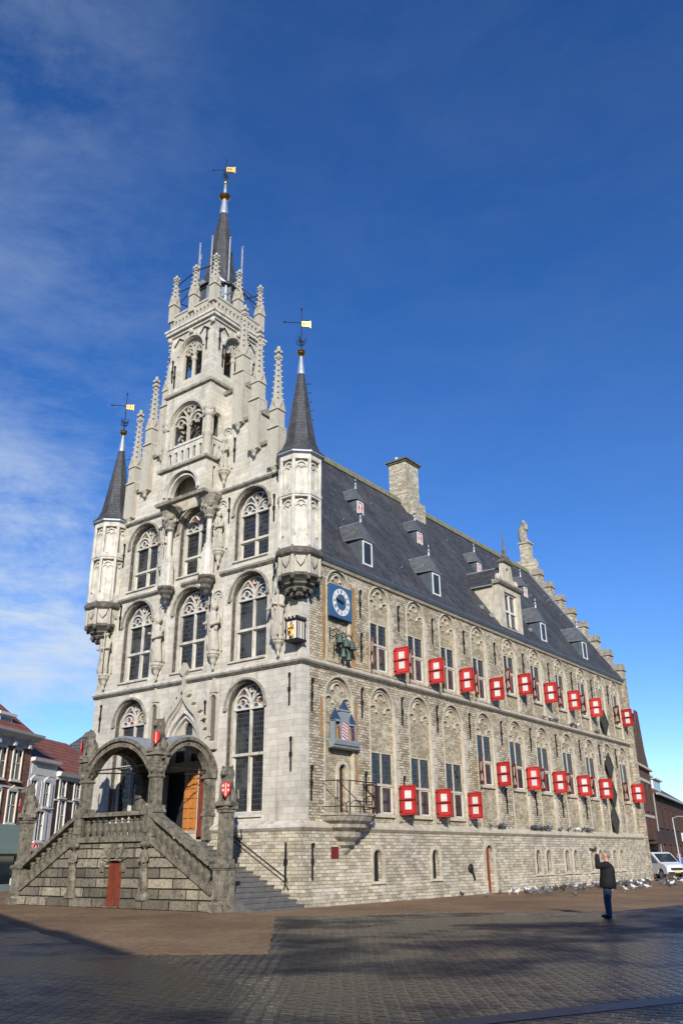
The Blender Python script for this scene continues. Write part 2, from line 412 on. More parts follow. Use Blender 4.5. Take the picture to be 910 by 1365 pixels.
M['cobble'] = cobble('wet_setts', (.010, .009, .008), (.10, .083, .068), (.002, .002, .002), .31, .19, R(53), ms=.04, bd=.10, patch=(.5, 1.15))  # foreground shade is darkened into the setts' colour
M['paver'] = cobble('sunlit_brown_pavers', (.25, .16, .085), (.34, .225, .125), (.13, .085, .05), .22, .11, R(12), False, .010, .014, (.66, 1.22))
M['kerb'] = stone('kerb_slabs', (.13, .12, .11), (.2, .19, .175), (.03, .03, .03), 1.0, 5, .02, .0, bump=.3, patch=.3, rough=.5)
def kerbmat():
    t = NT('bluestone_kerb'); oc = t.obj()
    br = t.n('TexBrick', {'Vector': oc, 'Color1': (.10, .095, .09), 'Color2': (.17, .16, .15), 'Mortar': (.02, .02, .02), 'Scale': 1.0, 'Mortar Size': .02, 'Brick Width': 1.0, 'Row Height': 3.0}); br.offset = 0
    return t.fin(t.mix(t.ramp(t.noise(oc, 3, 6), .4, .7, 0, .5), br.outputs[0], (.06, .058, .056)), .5, t.noise(oc, 20, 4), .2, .01)
M['kerb'] = kerbmat()

# ------------------------------------------------------------------ town hall
W0, W1, LEN = -13.55, 0.0, 38.5
CX = -6.92
TH = empty('town_hall', (0, 0, 0), 0, 'grey stone gothic town hall with pinnacled tower, steep slate roof and red shutters', 'town hall')
S2, S3, S4 = 9.4, 14.15, 18.4
WC = (-10.72, -6.95, -3.12)              # facade window centres

# --- front wall
holes = [opening(c, 1.1, 9.75, 12.7) for c in WC] + [opening(c, 1.1, 14.45, 16.92) for c in WC]
holes += [opening(WC[0], 1.1, 3.3, 7.78), opening(WC[2], 1.1, 3.3, 7.78), opening(CX, 1.3, 2.45, 6.0, 1.75)]
outer = [(W0, 2.85), (W1, 2.85), (W1, S4), (-1.35, S4), (-1.35, 20.15), (-2.62, 20.15), (-2.62, 21.9), (-3.8, 21.9), (-3.8, 23.9), (-5.3, 23.9), (-5.3, S4), (-8.5, S4), (-8.5, 23.9),
         (-9.9, 23.9), (-9.9, 21.9), (-11.1, 21.9), (-11.1, 20.15), (-12.25, 20.15), (-12.25, S4), (W0, S4)]
b = MB(FR); b.slab(outer, holes, -.5, 0); b.build('front_wall', M['ashlar'], TH)
b = MB(FR); b.slab(rect(W0, 0, .12, 2.85), [opening(-2.0, .01, .5, .6)][:0], -.5, .12); b.build('front_plinth', M['plinth'], TH)

STR = [(-.13, 0), (-.10, .10), (-.03, .17), (.03, .17), (.15, 0)]
def strings(T, u0, u1, v, mat, name='string_course', sc=1.0, m0=0, m1=0):
    b = MB(T); b.prof(u0, u1, [(v - .21 * sc, -.02), (v - .21 * sc, .035), (v - .12 * sc, .085 * sc), (v - .12 * sc, -.02)], m0, m1); b.build('string_shade_strip', M['soot_shade'], TH)  # added dark strip paints the shadow and soot below the string
    b = MB(T); b.prof(u0, u1, [(v + a * sc, w * sc if w else -.02) for a, w in STR], m0, m1); return b.build(name, mat, TH)
strings(FR, W0 - .1, 0, S2, M['trim'], m1=1); strings(FR, W0 - .1, -8.9, S3, M['trim']); strings(FR, -7.6, -6.25, S3, M['trim']); strings(FR, -4.95, -.9, S3, M['trim'])
strings(FR, -4.9, 0, 2.88, M['trim'], sc=1.5, m1=1); strings(FR, W0 - .1, -9.2, 2.88, M['trim'], sc=1.25)
strings(FR, -12.5, -8.55, S4, M['trim'], 'gable_cornice'); strings(FR, -5.2, -1.15, S4, M['trim'], 'gable_cornice')
# gable step copings
for (u0, u1, v) in ((-2.75, -1.35, 20.15), (-3.95, -2.5, 21.9), (-5.3, -3.7, 23.9), (-12.25, -10.95, 20.15), (-11.25, -9.8, 21.9), (-10.0, -8.5, 23.9)):
    b = MB(FR); b.prof(u0, u1, [(v - .12, .14), (v - .12, -.6), (v + .02, -.62), (v + .32, -.25), (v + .02, .2)]); b.build('gable_coping', M['trimd'], TH)
    b = MB(); b.ell(((u0 + u1) / 2, .2, v + .42), (.28, .14, .2)); b.ell(((u0 + u1) / 2 - .2, .2, v + .34), (.15, .12, .12)); b.build('coping_carving', M['carve'], TH, smooth=60)

# --- facade windows
def bars(b, uc, hw, v0, vs, w0, w1, t, cusps=True):
    """two lights under an arch, drawn with slender stone bars"""
    b.box(uc - t / 2, uc + t / 2, v0, vs + hw * .12, w0, w1)
    b.band([(uc + hw - t / 2, v0)] + arch(uc, hw - t / 2, vs, 1, 14) + [(uc - hw + t / 2, v0)], t, w0, w1)
    for s in (-1, 1):
        c = uc + s * hw * .5
        b.band(arch(c, hw * .48, vs, 1.12, 7), t * .8, w0, w1 - .01)
        b.band([(uc, vs + hw * .1), (uc + s * hw * .14, vs + hw * .52), (uc + s * hw * .40, vs + hw * .86)], t * .8, w0, w1 - .015)
        if cusps:
            for q in (-1, 1): b.band(arch(c + q * hw * .23, hw * .19, vs - hw * .02, 1, 4), t * .6, w0, w1 - .02)
            b.band(arch(c, hw * .17, vs + hw * .2, 1, 4), t * .6, w0, w1 - .02)
    if cusps:
        b.band([(uc + hw * .11 * math.cos(k * PI / 4), vs + hw * .74 + hw * .11 * math.sin(k * PI / 4)) for k in range(8)], t * .5, w0, w1 - .02, True)
def fwindow(uc, v0, vt, vs, hw=.98):
    d0, d1 = -.45, -.33
    b = MB(FR)
    bars(b, uc, hw + .03, v0, vs, d0, d1, .085)
    b.box(uc - hw, uc + hw, vt - .05, vt + .06, d0, d1 + .05); b.box(uc - hw, uc + hw, vs - .1, vs - .02, d0, d1 + .03)
    b.prof(uc - 1.1, uc + 1.1, [(v0 - .02, -.4), (v0 - .02, .1), (v0 + .04, .1), (v0 + .2, -.33), (v0 + .2, -.44)])
    w = b.build('window', M['trim'], TH)
    b = MB(FR); b.slab(rect(uc - hw - .1, v0 + .05, uc + hw + .1, vs - .02), [], -.47, -.44); b.build('leaded_pane', M['leaded'], w)
    b = MB(FR); b.slab(opening(uc, hw + .08, vs - .02, vs), [], -.47, -.44); b.build('stained_glass', M['stained'], w)
    for s in (-1, 1):
        b = MB(FR); c0, c1 = (uc + .05, uc + hw - .06) if s > 0 else (uc - hw + .06, uc - .05)
        b.slab(rect(c0, v0 + .18, c1, vt - .05), [rect(c0 + .045, v0 + .23, c1 - .045, vt - .10)], -.44, -.40)
        b.build('casement', M['cream'], w)
    b = MB(FR); b.band([(uc + 1.06, v0)] + arch(uc, 1.06, vs, 1, 12) + [(uc - 1.06, v0)], .07, -.2, -.07); b.build('window_moulding', M['soot_shade'], TH)  # coloured dark to paint the shadow arc inside the arch
    b = MB(FR); b.band(arch(uc, 1.17, vs, 1, 14), .09, -.02, .11)
    b.box(uc - 1.24, uc - 1.1, vs - .12, vs + .02, -.02, .12); b.box(uc + 1.1, uc + 1.24, vs - .12, vs + .02, -.02, .12); b.build('hood_mould', M['trimd'], TH)
for c in WC:
    fwindow(c, 9.75, 11.22, 12.7); fwindow(c, 14.45, 15.5, 16.92)
fwindow(WC[0], 3.3, 5.8, 7.78); fwindow(WC[2], 3.3, 5.8, 7.78)
# dark rooms behind the walls
b = MB(); b.box(W0 + .1, -.52, .52, LEN - .5, .1, 13.9); b.build('inner_core', M['dark'], TH)

# --- ogee doorway
def ogee(hw, v0, vt, n=14):
    P = []
    for i in range(n + 1):
        t = i / n
        x = hw * (1 - t) ** .62 if t < .55 else hw * (1 - .55) ** .62 * ((1 - t) / .45) ** 1.75
        P.append((x, v0 + (vt - v0) * t))
    return P
og = ogee(1.62, 6.2, 8.95)
path = [(CX + x, v) for x, v in og] + [(CX - x, v) for x, v in reversed(og[:-1])]
b = MB(FR); b.band(path, .2, -.02, .24); b.band([(CX + x * .86, v - .12) for x, v in og[:-1]], .1, -.02, .12); b.band([(CX - x * .86, v - .12) for x, v in og[:-1]], .1, -.02, .12)
for i in range(2, 13, 2):
    for s in (-1, 1):
        x, v = og[i]; b.slab([(CX + s * (x + .1), v), (CX + s * (x + .34), v + .1), (CX + s * (x + .26), v + .3), (CX + s * (x + .06), v + .2)], [], 0, .2)
b.box(CX - .07, CX + .07, 8.9, 9.95, 0, .2); b.slab([(CX, 9.5), (CX + .28, 9.75), (CX, 10.15), (CX - .28, 9.75)], [], .02, .24)
b.build('ogee_hood', M['carve'], TH)
b = MB(FR); b.band(arch(CX, 1.24, 6.0, 1.75, 12), .16, -.3, .02); b.band(arch(CX, 1.05, 6.0, 1.85, 12), .1, -.45, -.1)
b.box(CX - 1.32, CX - 1.16, 2.45, 6.0, -.3, .02); b.box(CX + 1.16, CX + 1.32, 2.45, 6.0, -.3, .02); b.build('door_arch', M['trim'], TH)
b = MB(FR); b.slab(opening(CX, 1.28, 5.35, 6.0, 1.75), [opening(CX - .5, .34, 5.75, 6.3, 1.3, 6), opening(CX + .5, .34, 5.75, 6.3, 1.3, 6), opening(CX, .28, 6.9, 7.15, 1.3, 6)], -.42, -.3)
tp = b.build('door_tracery', M['carve'], TH)
b = MB(FR); b.slab(rect(CX - 1.2, 5.4, CX + 1.2, 8.0), [], -.5, -.47); b.build('tracery_glass', M['leaded'], tp)
def door_leaf(name, u0, u1, v0, v1, w0, w1, mat, nx, nz):
    b = MB(FR); b.box(u0, u1, v0, v1, w0, w1)
    dx = (u1 - u0) / nx; dz = (v1 - v0) / nz
    for i in range(nx):
        for k in range(nz):
            b.box(u0 + dx * i + .06, u0 + dx * (i + 1) - .06, v0 + dz * k + .06, v0 + dz * (k + 1) - .06, w1, w1 + .05)
    return b.build(name, mat, TH)
door_leaf('door', CX + .02, CX + 1.14, 2.5, 5.35, -.34, -.26, M['orange'], 3, 7)
b = MB(FR); b.box(CX + 1.32, CX + 1.75, 2.5, 5.3, .03, .12); b.box(CX + 1.38, CX + 1.68, 2.6, 5.2, .12, .15); b.build('notice_board', M['redwood'], TH)
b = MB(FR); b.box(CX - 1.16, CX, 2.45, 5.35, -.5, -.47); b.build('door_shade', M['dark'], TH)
# lancet blind niches either side of the ogee
for u in (-4.98, -8.86):
    b = MB(FR); b.slab(opening(u, .19, 6.5, 8.2, 1.3, 6), [], .005, .02); nn = b.build('niche_shade_panel', M['black'], TH)  # flat dark panel paints the shade of the niche recess
    b = MB(FR); b.band([(u + .25, 6.4)] + arch(u, .25, 8.2, 1.3, 6) + [(u - .25, 6.4)], .1, 0, .14); b.box(u - .3, u + .3, 6.1, 6.4, 0, .2)
    b.slab([(u - .2, 8.55), (u + .2, 8.55), (u, 9.2)], [], 0, .18); b.build('niche_frame', M['carve'], nn)

# --- statues
def figure(mb, x, y, z, h, seed):
    r = random.Random(seed); w = h / 2.1; g = .84
    n = 14
    prof = [(.30, 0), (.34, .08), (.30, .5), (.27, .95), (.30, 1.15), (.33, 1.42), (.30, 1.62), (.12, 1.74), (.10, 1.8)]
    P = []
    for k, (rr, zz) in enumerate(prof):
        for i in range(n):
            a = 2 * PI * i / n
            fold = 1 + (.12 * math.sin(a * 5 + r.random() * .8) if k < 5 else 0)
            P.append((x + g * rr * w * math.cos(a) * 1.05 * fold + .05 * math.sin(zz * 2 + seed) * w, y + g * rr * w * math.sin(a) * .75 * fold, z + zz * w))
    F = [(k * n + i, k * n + (i + 1) % n, (k + 1) * n + (i + 1) % n, (k + 1) * n + i) for k in range(len(prof) - 1) for i in range(n)]
    F += [tuple(range(n - 1, -1, -1)), tuple(range((len(prof) - 1) * n, len(prof) * n))]
    mb.add(P, F)
    mb.ell((x, y, z + 1.92 * w), (.125 * w, .14 * w, .17 * w), 10, 7)
    mb.ell((x, y + .03, z + 1.97 * w), (.17 * w, .16 * w, .15 * w), 8, 6)
    mb.ell((x, y - .14 * w, z + 1.9 * w), (.025 * w, .03 * w, .04 * w), 6, 4)
    for k in range(9):
        a = r.uniform(PI, 2 * PI); zz = r.uniform(.1, 1.5); mb.ell((x + .24 * w * math.cos(a), y + .19 * w * math.sin(a), z + zz * w), (.06 * w, .06 * w, r.uniform(.12, .3) * w), 6, 5)
    for s in (-1, 1):
        ex = x + s * .38 * w; hx = x + s * r.uniform(.02, .26) * w; hz = z + r.uniform(1.05, 1.3) * w
        mb.tube([(x + s * .26 * w, y, z + 1.55 * w), (ex, y - .05, z + 1.2 * w), (hx, y - .3 * w, hz)], [.1 * w, .095 * w, .06 * w], 8)
        mb.ell((hx, y - .32 * w, hz), (.06 * w,) * 3, 6, 5)
    if seed % 2: mb.tube([(x + .3 * w, y - .3 * w, z), (x + .27 * w, y - .28 * w, z + 1.95 * w)], .03 * w, 6)
    else: mb.slab  # shield-less
    if seed % 3 == 0: mb.ell((x - .12 * w, y - .33 * w, z + .8 * w), (.2 * w, .05, .28 * w), 10, 6)
def statue(x, z0, z1, seed, y=-.27, niche=True):
    b = MB(); figure(b, x, y, z0, z1 - z0, seed); st = b.build('statue', M['carve'], TH, smooth=60)
    b = MB(); b.lathe(x, y + .08, [(.03, z0 - .85), (.08, z0 - .78), (.06, z0 - .62), (.12, z0 - .5), (.14, z0 - .36), (.25, z0 - .24), (.26, z0 - .18), (.31, z0 - .14), (.31, z0 - .02), (.27, z0)], 8, PI / 8)
    b.build('statue_corbel', M['carve'], TH)
    if niche:
        b = MB(FR); b.band([(x + .38, z0)] + arch(x, .38, z1 + .25, 1.1, 6) + [(x - .38, z0)], .08, -.02, .09)
        b.band(arch(x, .2, z1 + .3, 1.1, 6), .06, -.02, .07); b.build('statue_niche', M['trim'], TH)
for i, (x, a, c) in enumerate(((-5.05, 10.4, 12.65), (-1.15, 10.45, 12.7), (-8.86, 10.4, 12.65), (-12.8, 10.4, 12.6), (-5.03, 15.3, 17.2), (-8.86, 15.3, 17.2))):
    statue(x, a, c, i * 3 + 2)
statue(-4.9, 19.45, 21.15, 9)
statue(-8.95, 19.45, 21.15, 10)

# --- projecting centre bay: shafts, capitals
def shaft(x):
    y = -.42; e = PI / 8
    b = MB(); b.lathe(x, y, [(.05, 13.1), (.12, 13.2), (.1, 13.3), (.22, 13.42), (.24, 13.55), (.34, 13.66), (.36, 13.8), (.43, 13.86), (.43, 13.98)], 8, e); b.build('shaft_corbel', M['soot_shade'], TH)
    b = MB(); b.lathe(x, y, [(.38, 13.98), (.38, 14.1), (.33, 14.15), (.33, 15.1), (.28, 15.2), (.28, 15.35), (.21, 15.42), (.21, 15.55), (.16, 15.62), (.14, 15.75), (.13, 16.85), (.19, 16.9)], 8, e); b.build('shaft', M['trim'], TH)
    b = MB(); b.lathe(x, y - .05, [(.16, 16.88), (.26, 16.95), (.22, 17.05), (.36, 17.3), (.31, 17.4), (.45, 17.65), (.4, 17.7), (.52, 17.9), (.56, 18.0), (.6, 18.04), (.6, 18.15)], 8, e)
    for k in range(10):
        a = 2 * PI * k / 10; b.ell((x + .37 * math.cos(a), y - .05 + .37 * math.sin(a), 17.4 + .12 * (k % 2)), (.09, .09, .13), 6, 5)
    b.build('capital', M['trimd'], TH)
for x in (-8.3, -5.5): shaft(x)

TX0, TX1, TY0, TY1 = -8.5, -5.25, -1.1, 2.35
TC = ((TX0 + TX1) / 2, (TY0 + TY1) / 2)
# lower box of the projection with vaulted niche
TW = empty('tower', (0, 0, 0), 0, None, None); TW.parent = TH
SDW = lambda X: (lambda u, v, w: (X + w, u, v))
FRW = lambda Y: (lambda u, v, w: (u, Y - w, v))
b = MB(FRW(TY0)); b.slab(rect(TX0, 18.1, TX1, 19.9), [opening(TC[0], 1.12, 18.101, 18.42)], -.28, 0)
b.T = SDW(TX1); b.slab(rect(TY0 + .28, 18.1, .0, 19.9), [rect(-.62, 18.35, -.42, 19.6)], -.28, 0); b.T = SDW(TX0); b.slab(rect(TY0 + .28, 18.1, .0, 19.9), [], 0, .28)
b.T = ID; b.box(TX0, TX1, TY0, 0.3, 19.9, 20.0)
b.build('niche_box', M['ashlar'], TW)
b = MB(FRW(TY0)); b.band(arch(TC[0], 1.2, 18.42, 1, 14), .12, -.02, .1); b.band(arch(TC[0], 1.0, 18.42, 1, 14), .1, -.35, -.05); b.build('niche_arch', M['trim'], TW)
b = MB(); b.box(TX0 + .28, TX1 - .28, -.12, -.02, 18.0, 19.8); b.build('niche_back', M['jamb'], TW)
b = MB(FRW(TY0)); b.prof(TX0 - .14, TX1 + .14, [(18.02, .12), (18.02, -.1), (18.16, -.1), (18.16, .18)]); b.T = FR
b.build('niche_sill', M['trimd'], TW)
b = MB()
for z, o in ((19.95, .16), (24.3, .12)):
    b.mark()
    for (x0, x1, y0, y1) in ((TX0 - o, TX1 + o, TY0 - o, TY0 + .02), (TX1 - .02, TX1 + o, TY0 + .02, TY1), (TX0 - o, TX0 + .02, TY0 + .02, TY1)):
        b.add([(x0, y0, z - .08), (x1, y0, z - .08), (x1, y1, z - .08), (x0, y1, z - .08), (x0, y0, z + .06), (x1, y0, z + .06), (x1, y1, z + .06), (x0, y1, z + .06)],
              [(0, 1, 2, 3), (4, 5, 6, 7), (0, 1, 5, 4), (1, 2, 6, 5), (2, 3, 7, 6), (3, 0, 4, 7)])
b.build_each('tower_string', M['trimd'], TW)
# balcony balustrade
def balus(mb, T, u0, u1, v0, v1, n, w0, w1):
    mb.T = T; du = (u1 - u0) / n
    mb.slab(rect(u0, v0, u1, v1), [opening(u0 + du * (i + .5), du * .27, v0 + .2, v1 - .38, 1.0, 5) for i in range(n)], w0, w1)
    mb.box(u0 - .03, u1 + .03, v1 - .02, v1 + .1, w0 - .05, w1 + .05)
b = MB(); balus(b, FRW(TY0), TX0 + .3, TX1 - .3, 20.0, 21.1, 6, -.18, -.03); balus(b, SDW(TX1), TY0 + .35, -.02, 20.0, 21.1, 2, -.18, -.03)
b.build('balcony_balustrade', M['trim'], TW)
b = MB()
for x in (TX0 + .12, TX1 - .12):
    b.mark(); b.lathe(x, TY0 + .12, [(.24, 19.98), (.24, 21.15), (.28, 21.2), (.28, 21.3), (.2, 21.35), (.19, 22.2), (.28, 22.3), (.3, 22.4), (.24, 22.5), (.33, 22.62), (.33, 22.72)], 8, PI / 8)
    for k in range(6): b.ell((x + .26 * math.cos(k), TY0 + .12 + .26 * math.sin(k), 22.45), (.07, .07, .1), 6, 4)
b.build_each('balcony_colonnette', M['carve'], TW, smooth=40)
# loggia stage and belfry
def tracery2(mb, T, uc, hw, v0, vs, w0, w1):
    mb.T = T; bars(mb, uc, hw, v0, vs, w0, w1, .13)
b = MB(FRW(TY0)); b.slab(rect(TX0 + .0, 21.2, TX1 - .0, 24.3), [opening(TC[0], 1.2, 21.201, 22.25, 1.0, 14)], -.28, -.02)
b.T = SDW(TX1); b.slab(rect(TY0 + .28, 21.2, 0.0, 24.3), [opening(-.45, .27, 21.201, 22.35, 1, 6)], -.28, -.02)
b.T = SDW(TX0); b.slab(rect(TY0 + .28, 21.2, 0.0, 24.3), [opening(-.45, .27, 21.201, 22.35, 1, 6)], .02, .28)
b.build('loggia_wall', M['ashlar'], TW)
b = MB(); tracery2(b, FRW(TY0), TC[0], 1.2, 21.2, 22.25, -.26, -.12); b.T = FRW(TY0); b.band(arch(TC[0], 1.3, 22.25, 1, 14), .12, -.04, .08); b.build('loggia_tracery', M['carve'], TW)
b = MB(); b.box(TX0 + .02, TX1 - .02, 0.0, TY1 - .02, 20.0, 24.3); b.build('tower_body', M['ashlar'], TW)
b = MB(); b.box(TX0 + .3, TX1 - .3, -.06, -.01, 20.0, 24.2); b.build('loggia_shade_sheet', M['black'], TW)  # dark sheet paints the shade inside the loggia
b = MB(); b.box(TX0 + .02, TX1 - .02, TY0 + .0, TY1, 24.2, 24.36); b.build('belfry_floor', M['trim'], TW)
b = MB(FRW(TY0)); cyy = TC[1]
fh = lambda c: opening(c, .86, 24.95, 26.6, 1, 12)
b.slab(rect(TX0, 24.36, TX1, 27.95), [fh(TC[0])], -.4, 0); b.T = FRW(TY1); b.slab(rect(TX0, 24.36, TX1, 27.95), [fh(TC[0])], 0, .4)
b.T = SDW(TX1); b.slab(rect(TY0 + .4, 24.36, TY1 - .4, 27.95), [fh(cyy)], -.4, 0); b.T = SDW(TX0); b.slab(rect(TY0 + .4, 24.36, TY1 - .4, 27.95), [fh(cyy)], 0, .4)
b.build('belfry_wall', M['ashlar'], TW)
b = MB(); tracery2(b, FRW(TY0), TC[0], .86, 24.95, 26.6, -.34, -.2); tracery2(b, SDW(TX1), cyy, .86, 24.95, 26.6, -.34, -.2)
tracery2(b, FRW(TY1), TC[0], .86, 24.95, 26.6, .2, .34); tracery2(b, SDW(TX0), cyy, .86, 24.95, 26.6, .2, .34)
for T, u in ((FRW(TY0), TC[0]), (SDW(TX1), cyy)):
    b.T = T; b.band(arch(u, .96, 26.6, 1, 12), .1, -.02, .07)
b.T = ID
b.lathe(TC[0], TY0 + .24, [(.1, 24.95), (.1, 26.1), (.16, 26.2), (.16, 26.35)], 8); b.lathe(TX1 - .24, cyy, [(.1, 24.95), (.1, 26.1), (.16, 26.2), (.16, 26.35)], 8)
b.build('belfry_tracery', M['carve'], TW)
for i, (x, y, z) in enumerate(((TC[0] - .1, .55, 25.1), (TC[0] + .45, .9, 25.5), (TC[0] + .3, .2, 25.2))):
    b = MB(); b.lathe(x, y, [(.34, z), (.3, z + .08), (.22, z + .3), (.19, z + .5), (.1, z + .6), (.03, z + .62), (.03, z + .9)], 12); b.build('bell', M['bronze'], TW, smooth=50)
b = MB(); b.box(TX0 + .3, TX1 - .3, .5, .62, 26.1, 26.25); b.build('bell_beam', M['brownwood'], TW)
# cornice, parapet
b = MB(); 
for (o, z0, z1) in ((.1, 27.95, 28.1), (.24, 28.1, 28.28), (.3, 28.28, 28.42)):
    b.box(TX0 - o, TX1 + o, TY0 - o, TY1 + o, z0, z1)
for x in (TX0, TC[0], TX1):
    b.ell((x, TY0 - .12, 27.82), (.14, .14, .16), 8, 6)
for y in (cyy, TY1): b.ell((TX1 + .12, y, 27.82), (.14, .14, .16), 8, 6)
b.build('tower_cornice', M['trim'], TW)
b = MB(); balus(b, FRW(TY0 - .15), TX0 - .02, TX1 + .02, 28.42, 29.25, 12, -.16, 0); balus(b, SDW(TX1 + .15), TY0 + .02, TY1 - .02, 28.42, 29.25, 12, -.16, 0)
balus(b, FRW(TY1 + .15), TX0 - .02, TX1 + .02, 28.42, 29.25, 12, 0, .16); balus(b, SDW(TX0 - .15), TY0 + .02, TY1 - .02, 28.42, 29.25, 12, 0, .16)
b.build('parapet', M['carve'], TW)
def pinnacle(w, hs, ht, cr=.3):
    b = MB(); h = w / 2 * .92
    b.box(-h, h, -h, h, 0, hs)
    for i in (-1, 1):                         # gablets
        for T in (lambda u, v, q: (u, q, v), lambda u, v, q: (q, u, v)):
            b.T = T; q0, q1 = (h, h + .06) if i > 0 else (-h - .06, -h)
            b.slab([(-h * 1.1, hs - .32), (h * 1.1, hs - .32), (h * .7, hs - .05), (0, hs + .38), (-h * .7, hs - .05)], [[(-h * .5, hs - .22), (h * .5, hs - .22), (0, hs + .14)]], q0, q1)
    b.T = ID
    b.lathe(0, 0, [(h * .95, hs), (h * .40, hs + ht * .80), (h * .85, hs + ht * .82), (h * .8, hs + ht * .86), (h * .32, hs + ht * .88), (h * .28, hs + ht * .95), (h * .5, hs + ht * .97), (h * .3, hs + ht)], 4, PI / 4)
    n = int(ht * .82 / cr)
    for k in range(n + 1):
        z = hs + .05 + k * cr; rr = h * (1.0 - .58 * (z - hs) / (ht * .82))
        for sx in (-1, 1):
            for sy in (-1, 1):
                b.ell((sx * (rr * .66 + .035), sy * (rr * .66 + .035), z), (.055, .055, .05), 5, 4)
    zt = hs + ht * .93
    for k in range(4):
        a = PI / 4 + k * PI / 2; b.ell((h * .55 * math.cos(a), h * .55 * math.sin(a), zt), (.09, .09, .08), 6, 4)
    b.ell((0, 0, hs + ht), (h * .4, h * .4, .12), 6, 5)
    return b
p0 = pinnacle(.44, 1.35, 1.75, .3).build('pinnacle', M['carve'], TW, loc=(TX0 + .05, TY0 - .05, 29.0))
for (x, y) in ((TC[0], TY0 - .05), (TX1 - .05, TY0 - .05), (TX1 - .05, cyy), (TX1 - .05, TY1), (TC[0], TY1), (TX0 + .05, TY1), (TX0 + .05, cyy)):
    dup(p0, TW, (x, y, 29.0))
# stepped gable pinnacles
def gp(x, zb, zs, zt):
    b = MB(); b.box(-.34, .34, -.28, .3, 0, zs - zb - 1.3); b.box(-.28, .28, -.24, .24, zs - zb - 1.3, zs - zb - 1.29)
    b.prof
    b.lathe(0, 0, [(.51, zs - zb - 1.3), (.40, zs - zb - 1.15)], 4, PI / 4)
    b.lathe(0, -.16, [(.03, -.35), (.1, -.28), (.08, -.2), (.18, -.06), (.2, 0)], 6)
    q = pinnacle(.55, 1.5, zt - zs, .32)
    for v in q.v: b.v.append(v + Vector((0, 0, zs - zb - 1.5)))
    k = len(b.v) - len(q.v)
    for f in q.f: b.f.append(tuple(k + i for i in f)); b.m.append(0)
    b.build('gable_pinnacle', M['carve'], TH, loc=(x, -.02, zb))
for (x, zb, zs, zt) in ((-1.65, 18.6, 21.9, 25.2), (-2.95, 19.9, 23.9, 26.95), (-4.1, 21.7, 25.9, 28.8), (-12.0, 18.6, 21.9, 25.2), (-10.85, 19.9, 23.9, 26.95), (-9.7, 21.7, 25.9, 28.8)):
    gp(x, zb, zs, zt)
# lantern and spire
SX, SY = TC[0] + .05, TC[1]
e8 = PI / 8
b = MB(); b.lathe(SX, SY, [(1.25, 28.42), (1.25, 31.0)], 8, e8); lan = b.build('lantern_stage', M['leadd'], TW)
b = MB()
for k in range(8):
    a = k * PI / 4; c, s = math.cos(a), math.sin(a)
    b.T = (lambda c, s: lambda u, v, w: (SX + c * (1.16 + w) - s * u, SY + s * (1.16 + w) + c * u, v))(c, s)
    b.slab(rect(-.42, 29.6, .42, 31.05), [rect(-.33, 29.7, .33, 30.95)], 0, .1)
    b.slab([(-.5, 31.0), (.5, 31.0), (0, 31.45)], [], .0, .22)
b.build('lantern_opening', M['lead'], TW)
b = MB(); b.lathe(SX, SY, [(1.5, 31.0), (1.52, 31.08), (1.15, 31.5), (.95, 32.0), (.62, 34.3), (.22, 37.05)], 8, e8); sp = b.build('spire', M['slate'], TW)
b = MB(); b.lathe(SX, SY, [(.24, 36.95), (.25, 37.1), (.12, 38.2)], 8, e8); b.lathe(SX, SY, [(.1, 38.4), (.1, 38.8), (.05, 39.35)], 8, e8); b.build('lead_cap', M['lead'], TW)
b = MB(); b.lathe(SX, SY, [(.12, 38.05), (.26, 38.13), (.34, 38.22), (.28, 38.28), (.34, 38.34), (.12, 38.4)], 12); b.ell((SX, SY, 39.38), (.12, .12, .17)); b.build('gilded_ring', M['gold'], TW, smooth=40)
b = MB()
for k in range(8):
    a = e8 + k * PI / 4; x, y = SX + 1.3 * math.cos(a), SY + 1.3 * math.sin(a)
    b.tube([(x, y, 31.1), (x * .985 + SX * .015, y, 34.2)], [.06, .045], 6); b.ell((x, y, 34.25), (.09, .09, .07), 6, 4); b.ell((x, y, 32.8), (.08, .08, .05), 6, 4)
b.build('lead_rod', M['lead'], TW)
b = MB()
for (x, y) in ((TX0, TY0), (TX1, TY0), (TX1, TY1), (TX0, TY1)):
    for z in (31.5, 30.5):
        xs = [(x, y, z)]; b.tube([(x, y, z), (TC[0] if z > 31 else x, y if z > 31 else cyy, z + .35)], .03, 5); b.tube([(x, y, z - .5), (SX + (x - SX) * .5, SY + (y - SY) * .5, 31.9)], .03, 5)
b.build('stay_rod', M['iron'], TW)
def vane(parent, x, y, z, h, flagh, s=1.0, gold=True):
    b = MB(); b.tube([(x, y, z), (x, y, z + h)], [.035 * s, .018 * s], 6); b.ell((x, y, z + h), (.05, .05, .1), 6, 4)
    dx, dy = .80, .60
    b.tube([(x - dx * .75 * s, y - dy * .75 * s, z + flagh), (x, y, z + flagh)], .02, 5); b.ell((x - dx * .78 * s, y - dy * .78 * s, z + flagh), (.06, .06, .06), 6, 4)
    for k in range(4):
        a = k * PI / 2 + .3
        for q in (.12, .3): b.tube([(x, y, z + .25 + q), (x + .15 * s * math.cos(a), y + .15 * s * math.sin(a), z + .3 + q), (x + .3 * s * math.cos(a), y + .3 * s * math.sin(a), z + .5 + q)], .022, 5)
    v = b.build('weather_vane', M['iron'], parent)
    return v
v = vane(TW, SX, SY, 39.4, 1.8, 1.0)
